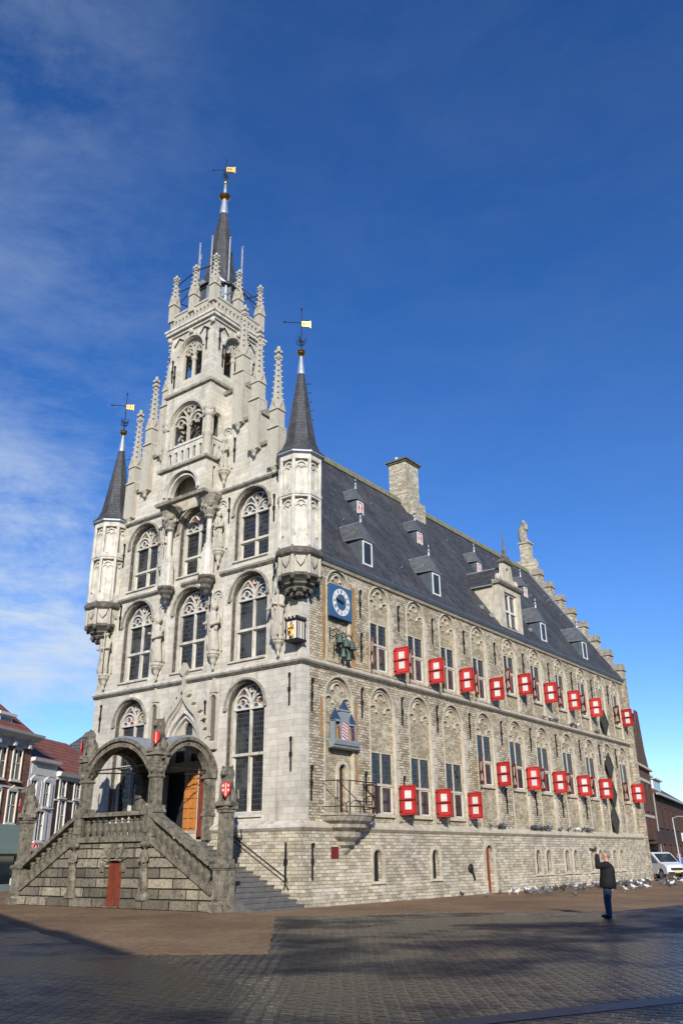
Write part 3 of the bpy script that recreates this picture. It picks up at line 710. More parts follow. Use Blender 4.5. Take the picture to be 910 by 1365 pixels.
def flag(x, y, z, s):
    b = MB(lambda u, v, w: (x + .8 * u - .6 * w, y + .6 * u + .8 * w, z + v))
    b.slab([(0.02, -.22 * s), (.62 * s, -.3 * s), (.7 * s, -.42 * s), (.68 * s, .24 * s), (.58 * s, .16 * s), (0.02, .2 * s)], [rect(.12 * s, -.13 * s, .22 * s, .1 * s), rect(.32 * s, -.15 * s, .42 * s, .08 * s)], -.02, .02)
    return b.build('vane_flag', M['gold'], None)
f = flag(SX, SY, 40.45, .8); f.parent = v

# --- corner turrets
def turret(x, y):
    T = MB(); r = .79
    T.lathe(x, y, [(r, 14.4), (r, 18.75)], 8, e8)
    for k in range(8):
        a = e8 + k * PI / 4; px, py = x + .93 * math.cos(a), y + .93 * math.sin(a)
        T.lathe(px, py, [(.085, 14.45), (.085, 18.75)], 6)
    for z0, z1, rr in ((14.4, 14.85, .97), (16.72, 16.82, 1.0), (16.82, 16.95, 1.04), (16.95, 17.1, .96), (18.55, 18.8, .99)):
        T.lathe(x, y, [(rr, z0), (rr, z1)], 8, e8)
    for k in range(8):
        a = k * PI / 4; c, s = math.cos(a), math.sin(a); q = r * math.cos(e8)
        T.T = (lambda c, s, q: lambda u, v, w: (x + c * (q + w) - s * u, y + s * (q + w) + c * u, v))(c, s, q)
        for z in (16.35, 18.2):
            T.band(arch(0, .24, z, 1.15, 5), .07, -.01, .08); T.band(arch(-.12, .1, z - .03, 1, 4), .05, -.01, .06); T.band(arch(.12, .1, z - .03, 1, 4), .05, -.01, .06)
            T.box(-.3, -.24, z - 1.35, z, -.01, .07); T.box(.24, .3, z - 1.35, z, -.01, .07)
    t = T.build('corner_turret', M['trim'], TH, loc=(0, 0, -.38))
    b = MB(); b.lathe(x, y, [(1.0, 14.02), (1.1, 14.1), (1.12, 14.2), (1.1, 14.28), (.96, 14.42)], 8, e8)
    b.lathe(x, y, [(.78, 13.05), (.95, 13.15), (.95, 13.25), (.86, 13.3)], 8, e8)
    b.lathe(x, y, [(.05, 12.35), (.2, 12.42), (.36, 12.5), (.32, 12.56), (.55, 12.68), (.52, 12.75), (.7, 12.85), (.68, 12.93), (.84, 13.05)], 8, e8)
    for k in range(8):
        a = e8 + k * PI / 4
        b.ell((x + .9 * math.cos(a), y + .9 * math.sin(a), 13.08), (.1, .1, .14), 6, 4); b.ell((x + .55 * math.cos(a), y + .55 * math.sin(a), 12.6), (.1, .1, .12), 6, 4)
        b.ell((x + .3 * math.cos(a), y + .3 * math.sin(a), 12.45), (.12, .12, .1), 6, 4)
    b.build('turret_corbel', M['soot_shade'], t)
    b = MB(); b.lathe(x, y, [(.82, 13.28), (.86, 14.04)], 8, e8)
    for k in range(8):
        a = e8 + k * PI / 4; b.lathe(x + .92 * math.cos(a), y + .92 * math.sin(a), [(.08, 13.2), (.08, 14.04)], 6)
        a = k * PI / 4; c, s = math.cos(a), math.sin(a); q = .79
        b.T = (lambda c, s, q: lambda u, v, w: (x + c * (q + w) - s * u, y + s * (q + w) + c * u, v))(c, s, q)
        b.slab([(-.24, 14.0), (.24, 14.0), (.16, 13.75), (0, 13.55), (-.16, 13.75)], [], 0, .1); b.T = ID
    b.build('turret_drum', M['carve'], t)
    b = MB(); b.lathe(x, y, [(1.0, 18.78), (1.14, 18.84), (1.14, 18.92), (1.0, 18.94)], 8, e8); b.build('turret_gutter', M['lead'], t)
    b = MB(); b.lathe(x, y, [(1.17, 18.93), (.92, 19.22), (.76, 19.6), (.62, 20.4), (.16, 23.5)], 8, e8); b.build('turret_spire', M['slate'], t)
    b = MB(); b.lathe(x, y, [(.175, 23.4), (.18, 23.52), (.07, 24.45)], 8, e8); b.build('spire_cap', M['lead'], t)
    b = MB(); b.lathe(x, y, [(.07, 24.42), (.15, 24.49), (.21, 24.57), (.16, 24.63), (.21, 24.69), (.07, 24.8)], 10); b.build('gilded_ball', M['gold'], t, smooth=40)
    b = MB(); z = 24.8
    b.tube([(x, y, z), (x, y, z + 2.35)], [.035, .018], 6); b.ell((x, y, z + 2.35), (.05, .05, .1), 6, 4)
    b.tube([(x - .64, y - .48, z + 1.62), (x, y, z + 1.55)], .02, 5); b.ell((x - .66, y - .5, z + 1.62), (.06, .06, .06), 6, 4)
    for k in range(4):
        a = k * PI / 2 + .3
        for q in (.1, .28): b.tube([(x, y, z + .15 + q), (x + .14 * math.cos(a), y + .14 * math.sin(a), z + .2 + q), (x + .28 * math.cos(a), y + .28 * math.sin(a), z + .36 + q)], .022, 5)
    for k in range(5):
        q = MB(); q.tube([(x + .35 - k * .06, y + .2 - k * .03, 20.9 + k * .5), (x + .5 - k * .04, y + .3, 20.9 + k * .5), (x + .52 - k * .04, y + .32, 21.0 + k * .5)], .018, 4); q.build('climbing_hook', M['iron'], t)
    b.build('weather_vane', M['iron'], t)
    f = flag(x, y, z + 1.5, .66); f.parent = t
turret(-.1, -.12)
turret(-13.27, -.12)

# --- long side wall
BAYS = [2.5, 5.75, 8.95, 12.1, 15.5, 19.3, 22.9, 26.6, 30.3, 33.5, 36.5]
NEAR = (1, 2, 3)
def hwU(i): return .84
def hwL(i): return .97
holesU = [opening(c, hwU(i), 9.62, 13.0, 1.0, 10) for i, c in enumerate(BAYS)]
holesL = [opening(c, hwL(i), 3.05, 7.95, 1.08, 10) for i, c in enumerate(BAYS)]
b = MB(SD); b.slab(rect(.5, 3.0, LEN, 14.0), holesU + holesL, -.16, 0); b.build('side_wall', M['rubble'], TH)
winU, winL = [], []
for i, c in enumerate(BAYS):
    if i in (0, 9): continue
    zu = 9.75 if i <= 4 else 10.55
    zl = 3.45 if i in NEAR else 5.18
    winU.append((i, c, zu, 2.3)); winL.append((i, c, zl, 2.66))
wh = [rect(c - .8, z, c + .8, z + h) for i, c, z, h in winU] + [rect(c - .92, z, c + .92, z + h) for i, c, z, h in winL] + [opening(2.85, .3, 3.35, 5.1, 1, 6)]
b = MB(SD); b.slab(rect(.5, 3.0, LEN, 14.0), wh, -.5, -.16); b.build('side_infill', M['panel'], TH)
# side plinth with slit windows
slits = [(4.95, .36), (9.6, .36), (20.55, .34), (21.9, .34), (24.5, .34), (25.75, .34), (28.4, .34), (29.7, .34), (32.15, .34), (33.45, .34)]
ph = [opening(c, w, .78, 1.66, 1, 6) for c, w in slits] + [opening(14.75, .42, .02, 1.85, 1, 6)]
b = MB(SD); b.slab(rect(.5, 0, LEN + .12, 2.85), ph, -.35, .12); b.build('side_plinth', M['plinth'], TH)
b = MB(SD)
b.prof(-.18, 14.2, [(0, .1), (0, .2), (.5, .2), (.62, .1)]); b.prof(15.3, LEN + .2, [(0, .1), (0, .2), (.5, .2), (.62, .1)]); b.build('base_course', M['plinth'], TH)
for c, w in slits:
    b = MB(SD); b.band([(c + w + .06, .72)] + arch(c, w + .06, 1.72, 1, 8) + [(c - w - .06, .72)], .16, .1, .16); b.prof(c - w - .15, c + w + .15, [(.7, .1), (.7, .2), (.8, .1)]); fr = b.build('slit_window', M['jamb'], TH)
    b = MB(SD); b.box(c - w, c + w, .78, 2.1, -.14, -.12); b.build('pane', M['dark'], fr)
    b = MB(SD)
    for k in (-.5, 0, .5): b.tube([(c + k * w, .8, -.03), (c + k * w, 1.98, -.03)], .016, 5)
    b.build('bars', M['iron'], fr)
b = MB(SD); b.band([(15.27, .6)] + arch(14.75, .5, 1.85, 1, 8) + [(14.23, .6)], .2, .1, .19); b.box(14.15, 14.3, .02, .6, .12, .24); b.box(15.2, 15.36, .02, .6, .12, .24); fr = b.build('cellar_door', M['jamb'], TH)
b = MB(SD); b.slab(opening(14.75, .42, .02, 1.85, 1, 6), [], -.15, -.08)
for k in range(4): b.box(14.4 + k * .2, 14.415 + k * .2, .05, 2.0, -.08, -.07)
b.build('door_leaf', M['redwood'], fr)
# strings on the side
strings(SD, 0, LEN + .1, S2, M['jamb'], m0=1); strings(SD, 0, LEN + .25, 2.88, M['jamb'], sc=1.5, m0=1)
# gutter and cornice
b = MB(SD); b.prof(.3, LEN, [(13.86, -.1), (13.86, .1), (14.0, .2), (14.0, -.1)]); b.build('eaves_cornice', M['jamb'], TH)
b = MB(SD); b.prof(.6, LEN - .3, [(14.0, -.1), (14.0, .24), (14.14, .3), (14.22, .3), (14.22, -.1)]); b.build('gutter', M['leadd'], TH)
# blind arch tracery and jambs per bay
def bay_trim(hw, vs, k, zb):
    b = MB(SD)
    b.band([(hw + .0, zb)] + arch(0, hw, vs, k, 10) + [(-hw, zb)], .085, -.12, .025)
    r = hw * k; rise = math.sqrt(max(r * r - (r - hw) ** 2, 0))
    b.band(arch(0, hw * .84, vs, k, 8), .05, -.17, -.07)
    for s in (-1, 1):
        b.band(arch(s * hw * .62, hw * .3, vs - .1, 1, 5), .06, -.17, -.05)
    b.band(arch(0, hw * .33, vs + rise * .42, 1, 5), .06, -.17, -.05)
    return b
aU = bay_trim(.86, 13.0, 1.0, 9.6); aL = bay_trim(1.0, 7.95, 1.08, 3.0)
oU = aU.build('blind_arch', M['jamb'], TH, loc=(0, BAYS[0], 0)); oL = aL.build('blind_arch', M['jamb'], TH, loc=(0, BAYS[0], 0))
for c in BAYS[1:]:
    dup(oU, TH, (0, c, 0)); dup(oL, TH, (0, c, 0))
for y0, y1, z0, z1 in ((1.36, 1.62, 9.65, 13.0), (3.42, 3.78, 9.65, 13.3), (1.2, 1.38, 6.4, 8.0), (3.62, 3.82, 4.6, 8.0)):
    b = MB(SD); b.box(y0, y1, z0, z1, 0, .006); b.build('ochre_strip', M['ochre'], TH)
for c in BAYS[1:8]:
    b = MB(SD)
    for k in range(9): 
        z = 9.7 + k * .36; q = .16 + .12 * (k % 2); b.box(c + .93, c + .93 + q, z, z + .33, 0, .01)
    b.build('quoin_strip', M['jamb'], TH); b = MB(SD)
    for k in range(12):
        z = 3.2 + k * .38; q = .18 + .14 * (k % 2); b.box(c + 1.07, c + 1.07 + q, z, z + .35, 0, .01)
    b.build('quoin_strip', M['jamb'], TH)

# side windows
def sidewin(hw, h):
    t = h * .47 if h > 2.5 else h * .54
    b = MB(SD)
    b.slab(rect(-hw, 0, hw, h), [rect(-hw + .07, .06, -.035, t - .05), rect(.035, .06, hw - .07, t - .05), rect(-hw + .07, t + .05, -.035, h - .06), rect(.035, t + .05, hw - .07, h - .06)], -.24, -.13)
    b.box(-hw, hw, -.1, .0, -.2, -.04)
    w = b.build('window', M['jamb'], TH)
    b = MB(SD); b.box(-hw + .03, hw - .03, t, h - .03, -.2, -.18); kid(b.build('leaded_pane', M['leaded'], w), w)
    b = MB(SD); b.box(-hw + .03, hw - .03, .03, t - .02, -.22, -.2); kid(b.build('pane', M['plainglass'], w), w)
    b = MB(SD); b.slab(rect(.05, .07, hw - .08, t - .06), [rect(.10, .12, hw - .12, t - .10)], -.2, -.17); kid(b.build('casement', M['white'], w), w)
    return w
wu = sidewin(.78, 2.3); wl = sidewin(.9, 2.66)
for k, (i, c, z, h) in enumerate(winU):
    if k == 0: wu.location = (0, c, z)
    else: dup(wu, TH, (0, c, z))
for k, (i, c, z, h) in enumerate(winL):
    if k == 0: wl.location = (0, c, z)
    else: dup(wl, TH, (0, c, z))
# shutters, built with the hinge at the origin, leaf along +x
def leaf(inner):
    b = MB(); Wd, H, t = .86, 1.26, .018
    b.box(.02, Wd, -t, t, 0, H)
    o = b.build('shutter', M['red'] if inner else M['red_shade'], TH)
    b = MB(lambda u, v, w: (u, -w, v))
    if inner:
        for z in (.22, .70): b.box(.30, .62, z, z + .33, t, t + .02)
        kid(b.build('panel', M['white'], o), o)
        b = MB(lambda u, v, w: (u, -w, v)); b.slab(rect(.06, .04, Wd - .04, H - .04), [rect(.085, .065, Wd - .065, H - .065)], t + .002, t + .008)
        b.box(.09, .8, .6, .62, t, t + .01)
        kid(b.build('rail', M['darkred'], o), o)
    else:
        b.slab([(.2, .16), (.7, .16), (.48, .63), (.7, 1.1), (.2, 1.1), (.42, .63)], [], t, t + .02)
        kid(b.build('panel', M['white'], o), o)
    b = MB(); b.tube([(.0, 0, .1), (.0, 0, 1.16)], .018, 5)
    for z in (.12, 1.1): b.box(-.03, .16, -.04, .04, z, z + .05)
    b.box(-.02, .84, -.05, -.02, .605, .645); b.tube([(0, 0, .1), (0, 0, -.3), (.45, 0, .0)], .014, 5)
    kid(b.build('hinge', M['iron'], o), o)
    return o
la, lb = leaf(True), leaf(False)
first = True
for rows, hw, dz in ((winU, .78, .0), (winL, .9, .0)):
    for (i, c, z, h) in rows:
        off = {1: 1.15, 2: 1.1, 3: 1.06, 4: 1.04}.get(i, .92)
        if rows is winU: off -= .06
        a1 = rnd.uniform(-8, 5)
        if first: ob, oc2 = la, lb; first = False; ob.location = (.02, c + off, z + .02); ob.rotation_euler.z = R(a1); oc2.location = (.02, c - hw - .02, z + .02); oc2.rotation_euler.z = R(-48)
        else:
            dup(la, TH, (.02, c + off, z + .02), R(a1)); dup(lb, TH, (.02, c - hw - .02, z + .02), R((-52 if i < 4 else -45) + rnd.uniform(-4, 4)))
# iron wall anchors
def anchor(L):
    b = MB(SD); b.box(-.025, .025, -L / 2, L / 2, .0, .06); b.box(-.055, .055, -.08, .08, .0, .08); b.box(-.025, .06, L / 2 - .1, L / 2 + .02, .02, .1); return b
an = anchor(1.3).build('wall_anchor', M['iron'], TH, loc=(.02, 4.12, 12.65))
piers = [(BAYS[i] + BAYS[i + 1]) / 2 for i in range(len(BAYS) - 1)]
for y in piers[1:]: dup(an, TH, (.02, y - .05, 12.6))
for y in [.62] + piers: dup(an, TH, (.02, y, 8.1 if y > 1 else 8.0))
for y in (.6, 4.3, 7.3, 17.4, 21.1, 24.8, 28.5): dup(an, TH, (.02, y, 4.5))
for y in (4.15,): dup(an, TH, (.02, y, 10.6))
dup(an, TH, (.13, .55, 1.6))
for (x, z) in ((-.62, 8.2), (-.5, 5.6), (-5.55, 7.6), (-12.95, 8.2), (-1.6, 13.2), (-12.1, 13.2), (-4.6, 17.2), (-1.7, 16.6), (-5.55, 12.6), (-4.4, 20.4), (-9.3, 20.4), (-12.3, 16.6)):
    dup(an, TH, (x, -.01, z), R(-90))
for (x, z) in ((TX0 + .28, 25.8), (TX0 + .48, 25.4), (TX1 - .45, 26.9)): dup(an, TH, (x, TY0 - .01, z), R(-90))
for (y, z) in ((TY0 + .42, 26.9), (TY0 + .7, 26.0), (TY1 - .45, 26.0)): dup(an, TH, (TX1 + .01, y, z))
b = MB(FRW(TY0))
for c in (TC[0] - .95, TC[0] + .95):
    b.mark()
    for s in (-1, 1): b.band([(c, 27.75), (c + s * .38, 27.3 + (.16 if s > 0 else 0))], .05, 0, .06)
b.T = SDW(TX1)
for c in (cyy - 1, cyy + 1):
    b.mark()
    for s in (-1, 1): b.band([(c, 27.75), (c + s * .38, 27.35)], .05, 0, .06)
b.build_each('tie_iron', M['iron'], TW)

# --- roof
RX, RZ = -6.82, 24.5
def roofz(x): return 14.15 + (0.2 - x) * (RZ - 14.15) / (0.2 - RX)
b = MB(lambda u, v, w: (v, u, w)); b.prof(.5, LEN - .3, [(.2, 14.12), (RX, RZ - .03), (-13.8, 14.12), (-13.8, 14.0), (.0, 14.0)]); b.build('roof', M['slate'], TH)
b = MB(); b.T = lambda u, v, w: (v, u, w)
b.prof(.45, LEN - .35, [(RX - .26, RZ - .3), (RX, RZ - .02), (RX + .26, RZ - .3), (RX + .24, RZ - .02), (RX + .06, RZ + .2), (RX - .06, RZ + .2), (RX - .24, RZ - .02)]); b.build('ridge', M['ridge'], TH)
b = MB()
for i in range(26):
    x = rnd.uniform(-6.2, -.4); y = rnd.uniform(2, 37); z = roofz(x)
    b.tube([(x, y, z), (x + .12, y, z + .02), (x + .16, y, z + .12)], .025, 4)
b.build('roof_hook', M['lead'], TH)
b = MB()
for (x, y) in ((-.8, 17.8), (-.5, 18.4), (-.7, 24.2), (-1.0, 2.2), (-2.2, 3.4)):
    z = roofz(x); b.box(x - .14, x + .1, y - .1, y + .1, z - .1, z + .14)
b.build('roof_vent', M['lead'], TH)
# far and rear walls
b = MB(); b.box(W0, W0 + .5, .5, LEN, 0, 14.0); b.build('far_wall', M['rubble'], TH)
b = MB(FRW(LEN - .3)); pts = []; st = []
nS = 8; sw = .84
right = [(.22, 0)]
zz = 14.95
xs = .22
for i in range(nS):
    right += [(xs, zz + 1.29 * i), (xs - sw, zz + 1.29 * i)]; xs -= sw
left = [(2 * RX - x, z) for x, z in reversed(right)]
b.slab(right + left, [], -.75, 0); g = b.build('stepped_gable', M['rubble'], TH)
b = MB(); xs = .22
for i in range(nS):
    z = zz + 1.29 * i
    for m in (0, 1):
        a0, a1 = xs - sw + .0, xs + .1
        if m: a0, a1 = 2 * RX - a1, 2 * RX - a0
        b.mark(); b.box(a0, a1, LEN - .40, LEN + .55, z, z + .08); b.box(a0 + .06, a1 - .06, LEN - .33, LEN + .48, z + .08, z + .5)
    xs -= sw
b.build_each('gable_step_cap', M['trimd'], TH)
b = MB(); b.T = lambda u, v, w: (u, v, w)
for i in range(14):
    pass
b.add([(.15, LEN - .36, 14.3), (.0, LEN - .36, 14.6), (RX, LEN - .36, RZ + .3), (RX, LEN - .36, RZ)] + [(.15, LEN - .3, 14.3), (.0, LEN - .3, 14.6), (RX, LEN - .3, RZ + .3), (RX, LEN - .3, RZ)], [(0, 1, 2, 3), (4, 5, 6, 7), (0, 1, 5, 4), (1, 2, 6, 5), (2, 3, 7, 6), (3, 0, 4, 7)])
b.build('flashing', M['lead'], TH)
b = MB(); b.box(RX - .42, RX + .42, LEN - .35, LEN + .4, 24.2, 27.0); b.box(RX - .53, RX + .53, LEN - .45, LEN + .52, 27.0, 27.15)
b.box(RX - 1.05, RX + .85, LEN - .3, LEN + .35, 24.2, 25.5); b.build('gable_pedestal', M['plinth'], TH)
b = MB(); figure(b, RX, LEN, 27.15, 2.15, 3); b.ell((RX - .2, LEN - .1, 28.0), (.36, .3, .85)); b.ell((RX + .1, LEN, 28.6), (.3, .28, .5)); b.ell((RX, LEN, 29.1), (.2, .2, .25)); b.build('gable_statue', M['trimd'], TH, remesh=.06)
# chimney
b = MB(); cx0, cx1, cy0, cy1 = -7.5, -6.1, 18.3, 19.9
b.box(cx0, cx1, cy0, cy1, 22.0, 27.3); b.box(cx1, cx1 + .25, cy0 + .5, cy1 + .3, 21.5, 24.4); ch = b.build('chimney', M['plinth'], TH)
b = MB(); b.box(cx0 - .1, cx1 + .1, cy0 - .1, cy1 + .1, 27.3, 27.42); b.box(cx0 - .2, cx1 + .2, cy0 - .2, cy1 + .2, 27.42, 27.53); b.build('chimney_cap', M['black'], ch)
b = MB()
for x, y in ((-7.1, 18.7), (-6.7, 19.1)): b.lathe(x, y, [(.11, 27.5), (.1, 28.0)], 8)
b.build('chimney_pot', M['trim'], ch)

# dormers
def dormer(w, h, red, T=TH):
    """origin at the bottom centre of its front; roof slope runs back along -x"""
    m = (RZ - 14.15) / (0.2 - RX); D = (h + .9) / m; hw = w / 2
    b = MB()
    b.box(-.05, 0, -hw, hw, -.1, h + .02)
    for s in (-1, 1):
        y0, y1 = (hw - .05, hw) if s > 0 else (-hw, -hw + .05)
        b.add([(-.05, y0, -.12), (-(h + .05) / m, y0, h), (-.05, y0, h), (-.05, y1, -.12), (-(h + .05) / m, y1, h), (-.05, y1, h)], [(0, 1, 2), (3, 5, 4), (0, 3, 4, 1), (1, 4, 5, 2), (0, 2, 5, 3)])
    d = b.build('dormer', M['leadd'], T)
    e = .08; zt = h + (1.1 if not red else 1.05) * w
    b = MB()
    back = -(zt / m) - .03
    P = [(e, -hw - e, h - .05), (e, hw + e, h - .05), (-(h - .05) / m - .03, hw + e + .14, h - .05), (-(h - .05) / m - .03, -hw - e - .14, h - .05), (-hw * .75, 0, zt), (back, 0, zt)]
    b.add(P, [(0, 1, 4), (1, 2, 5, 4), (0, 4, 5, 3), (0, 3, 2, 1), (2, 3, 5)])
    kid(b.build('dormer_roof', M['leads'], d), d)
    b = MB(); b.tube([P[3], P[5]], .075, 5); b.tube([P[2], P[5]], .075, 5); b.tube([P[0], P[3]], .022, 4); b.tube([P[0], P[1]], .03, 4); b.tube([P[4], P[5]], .03, 5)
    b.tube([(-hw * .75, 0, zt - .05), (-hw * .75, 0, zt + .6)], [.07, .025], 6); b.ell((-hw * .75, 0, zt + .2), (.1, .1, .05), 6, 4); b.ell((-hw * .75, 0, zt + .42), (.15, .15, .03), 6, 4)
    kid(b.build('dormer_flashing', M['lead'], d), d)
    b = MB(SD); q = hw - .1
    b.slab(rect(-q, .08, q, h - .1), [rect(-q + .08, .16, q - .08, h - .18)], 0, .04)
    kid(b.build('dormer_frame', M['white'], d), d)
    b = MB(SD)
    if red:
        b.slab(rect(-q + .08, .16, q - .08, h - .18), [], .0, .02); kid(b.build('dormer_shutter', M['red'], d), d)
        b = MB(SD); b.slab([(-q + .14, .2), (q - .14, .2), (.05, h * .48), (q - .14, h - .24), (-q + .14, h - .24), (-.05, h * .48)], [], .02, .03); kid(b.build('dormer_panel', M['white'], d), d)
    else:
        b.slab(rect(-q + .08, .16, q - .08, h - .18), [], .0, .012); kid(b.build('pane', M['plainglass'], d), d)
    return d
dl = dormer(.98, 1.42, False)
for k, y in enumerate((5.3, 11.75, 25.4, 32.4)):
    x = -.32; z = roofz(x) - .1
    if k == 0: dl.location = (x, y, z)
    else: dup(dl, TH, (x, y, z))
du = dormer(.78, .95, True)
for k, y in enumerate((9.35, 15.65, 23.3, 30.5)):
    x = -3.62; z = roofz(x) - .1
    if k == 0: du.location = (x, y, z)
    else: dup(du, TH, (x, y, z))
# large stone dormer
y0, y1 = 18.95, 21.95; yc = (y0 + y1) / 2
b = MB(SDW(-.15)); b.slab(rect(y0, 14.2, y1, 17.35), [rect(yc - .72, 14.7, yc + .95, 17.0)], -.35, 0)
bd = b.build('stone_dormer', M['jamb'], TH)
b = MB(SDW(-.15)); b.prof(y0 - .15, y1 + .15, [(17.35, .0), (17.35, .14), (17.45, .24), (17.55, .26), (17.62, 0), (17.62, -.35), (17.35, -.35)]); b.build('dormer_cornice', M['trimd'], bd)
b = MB(SDW(-.15)); b.slab([(y0 + .1, 17.6), (y1 - .1, 17.6), (y1 - .35, 17.85), (y1 - .75, 17.95), (y1 - .9, 18.4), (y1 - .98, 19.0), (y0 + .98, 19.0), (y0 + .9, 18.4), (y0 + .75, 17.95), (y0 + .35, 17.85)], [opening(yc, .2, 17.9, 18.5, 1, 5)], -.3, -.02)
for s in (-1, 1):
    b.T = ID; b.ell((-.3, yc + s * 1.15, 17.85), (.2, .3, .26), 10, 7)
b.build('dormer_gable', M['jamb'], bd, smooth=30)
b = MB(SDW(-.15)); b.prof(yc - .65, yc + .65, [(19.0, .1), (19.12, .16), (19.12, -.4), (19.0, -.35)]); b.slab([(yc - .65, 19.12), (yc + .65, 19.12), (yc, 19.5)], [], -.35, .1)
b.T = ID; b.lathe(-.3, yc, [(.2, 19.45), (.2, 19.65), (.1, 19.75), (.17, 19.9), (.08, 20.05), (.06, 20.4), (.02, 21.3)], 6); b.build('dormer_finial', M['black'], bd)
m = (RZ - 14.15) / (0.2 - RX)
b = MB()
for y, t in ((y0, .3), (y1 - .3, .3)):
    b.mark()
    b.add([(-.5, y, 14.5), (-(17.35 - 14.15) / m, y, 17.35), (-.5, y, 17.35), (-.5, y + t, 14.5), (-(17.35 - 14.15) / m, y + t, 17.35), (-.5, y + t, 17.35)], [(0, 1, 2), (3, 5, 4), (0, 3, 4, 1), (1, 4, 5, 2), (0, 2, 5, 3)])
b.build_each('dormer_cheek', M['jamb'], bd)
b = MB(); zr = 18.85; xb = .2 - (zr - 14.15) / m - .1; xe = .2 - (17.3 - 14.15) / m - .25
b.add([(-.45, y0 - .15, 17.3), (-.45, y1 + .15, 17.3), (-.45, yc, zr), (xe, y0 - .2, 17.3), (xe, y1 + .2, 17.3), (xb, yc, zr)], [(0, 1, 2), (0, 2, 5, 3), (1, 4, 5, 2), (0, 3, 4, 1), (3, 5, 4)])
b.build('dormer_slates', M['slate'], bd)
b = MB(); b.tube([(xe, y0 - .2, 17.3), (xb, yc, zr + .02)], .08, 5); b.tube([(-.4, yc, zr), (xb, yc, zr + .02)], .05, 5); b.tube([(-.45, y0 - .17, 17.28), (xe, y0 - .22, 17.28)], .05, 5); b.build('dormer_leadwork', M['lead'], bd)
b = MB(SDW(-.4)); u0, u1 = yc - .72, yc + .95; um = (u0 + u1) / 2
b.slab(rect(u0, 14.7, u1, 17.0), [rect(u0 + .1, 14.8, um - .05, 15.75), rect(um + .05, 14.8, u1 - .1, 15.75), rect(u0 + .1, 15.87, um - .05, 16.9), rect(um + .05, 15.87, u1 - .1, 16.9)], 0, .12); b.build('dormer_window', M['cream'], bd)
b = MB(SDW(-.4)); b.box(u0, u1, 14.7, 17.0, .0, .03); b.build('dormer_pane', M['plainglass'], bd)

# ------------------------------------------------------------------ things fixed on the walls (their own objects)
# clock
ck = empty('wall_clock', (.02, 2.55, 11.6), 0, 'square blue clock face with white numeral ring above the bells', 'clock')
b = MB(SD); b.box(-.8, .8, 0, 1.48, 0, .12); b.build('clock_board', M['blue'], ck)
b = MB(SD); b.band([(.50 * math.cos(2 * PI * i / 40), .74 + .5 * math.sin(2 * PI * i / 40)) for i in range(40)], .24, .12, .135, True); b.build('clock_ring', M['white'], ck)
b = MB(SD)
for i in range(12):
    a = PI / 2 - i * PI / 6
    n = [3, 1, 2, 3, 2, 1, 2, 3, 4, 2, 1, 2][i]
    for k in range(n):
        aa = a + (k - (n - 1) / 2) * .075
        b.band([(.42 * math.cos(aa), .74 + .42 * math.sin(aa)), (.58 * math.cos(aa), .74 + .58 * math.sin(aa))], .018, .135, .142)
b.build('clock_numeral', M['iron'], ck)
b = MB(SD); b.slab([(0.0, .70), (-.42, .80), (-.46, .84), (-.42, .87), (0.0, .79), (.12, .76), (.1, .7)], [], .17, .19); b.ell((0, .74, .18), (.07, .07, .03), 8, 5); b.build('clock_hand', M['iron'], ck)
b = MB(SD); b.slab([(-.03, .74), (.03, .74), (.0, 1.12), (-.07, 1.02)], [], .145, .165); b.build('clock_hand', M['gold'], ck)
b = MB(SD); b.lathe
# carillon
cr = empty('wall_carillon', (.02, 2.6, 9.65), 0, 'cluster of small green bells on black scrolled iron brackets under the blue clock', 'bells'); cr.scale = (.8, .85, .88)
fr = MB(SD)
for (u, v) in ((-.55, .95), (.0, .85), (.52, .8), (-.2, .25), (.25, .15)):
    fr.tube([(u - .3, v + .1, .0), (u - .3, v + .7, .0)], .03, 5); fr.tube([(u - .3, v + .5, .02), (u, v + .62, .3), (u + .1, v + .4, .35)], .03, 5)
    fr.tube([(u - .2, v + .35, .05), (u - .05, v + .7, .2), (u + .1, v + .45, .3), (u + .2, v + .75, .3)], .025, 5)
fr.build('bracket', M['iron'], cr)
for k, (u, v, r) in enumerate(((-.45, .95, .24), (.08, .82, .28), (.6, .78, .26), (-.15, .3, .18), (.3, .2, .19))):
    b = MB(); x = .35; b.lathe(x, u, [(r, v - .1), (r * .9, v - .04), (r * .62, v + .12), (r * .5, v + .28), (r * .2, v + .36)], 10); b.build('bell', M['bronze'], cr, smooth=40)
    b = MB(); b.tube([(x, u, v + .05), (x, u, v - .22)], .03, 5); b.ell((x, u, v - .24), (.06, .06, .06), 6, 4); b.build('clapper', M['iron'], cr)
# puppet stage
ps = empty('puppet_stage', (.02, 2.6, 5.95), 0, 'grey blue castle shaped puppet stage with red and white striped door above the iron balcony', 'puppet clock'); ps.scale = (.5, .8, .84)
b = MB(SD); b.prof(-1.05, 1.2, [(0, .0), (.05, .45), (.15, .5), (.18, .62), (.36, .7), (.42, .7), (.42, 0)]); b.build('stage_ledge', M['greyblue'], ps)
b = MB(SD); b.box(-.95, 1.0, .42, 1.5, 0, .12); b.box(-.95, -.85, .42, 1.35, .12, .5); b.box(.9, 1.0, .42, 1.3, .12, .4)
b.slab(rect(-.38, .42, .42, 1.85), [opening(.02, .26, .42, 1.1, 1, 6)], .12, .42); b.box(-.5, .54, 1.85, 1.93, 0, .5)
b.box(-.95, -.4, 1.3, 1.4, .1, .5); b.box(.45, 1.0, 1.2, 1.3, .1, .42); b.build('stage_house', M['greyblue'], ps)
b = MB(SD)
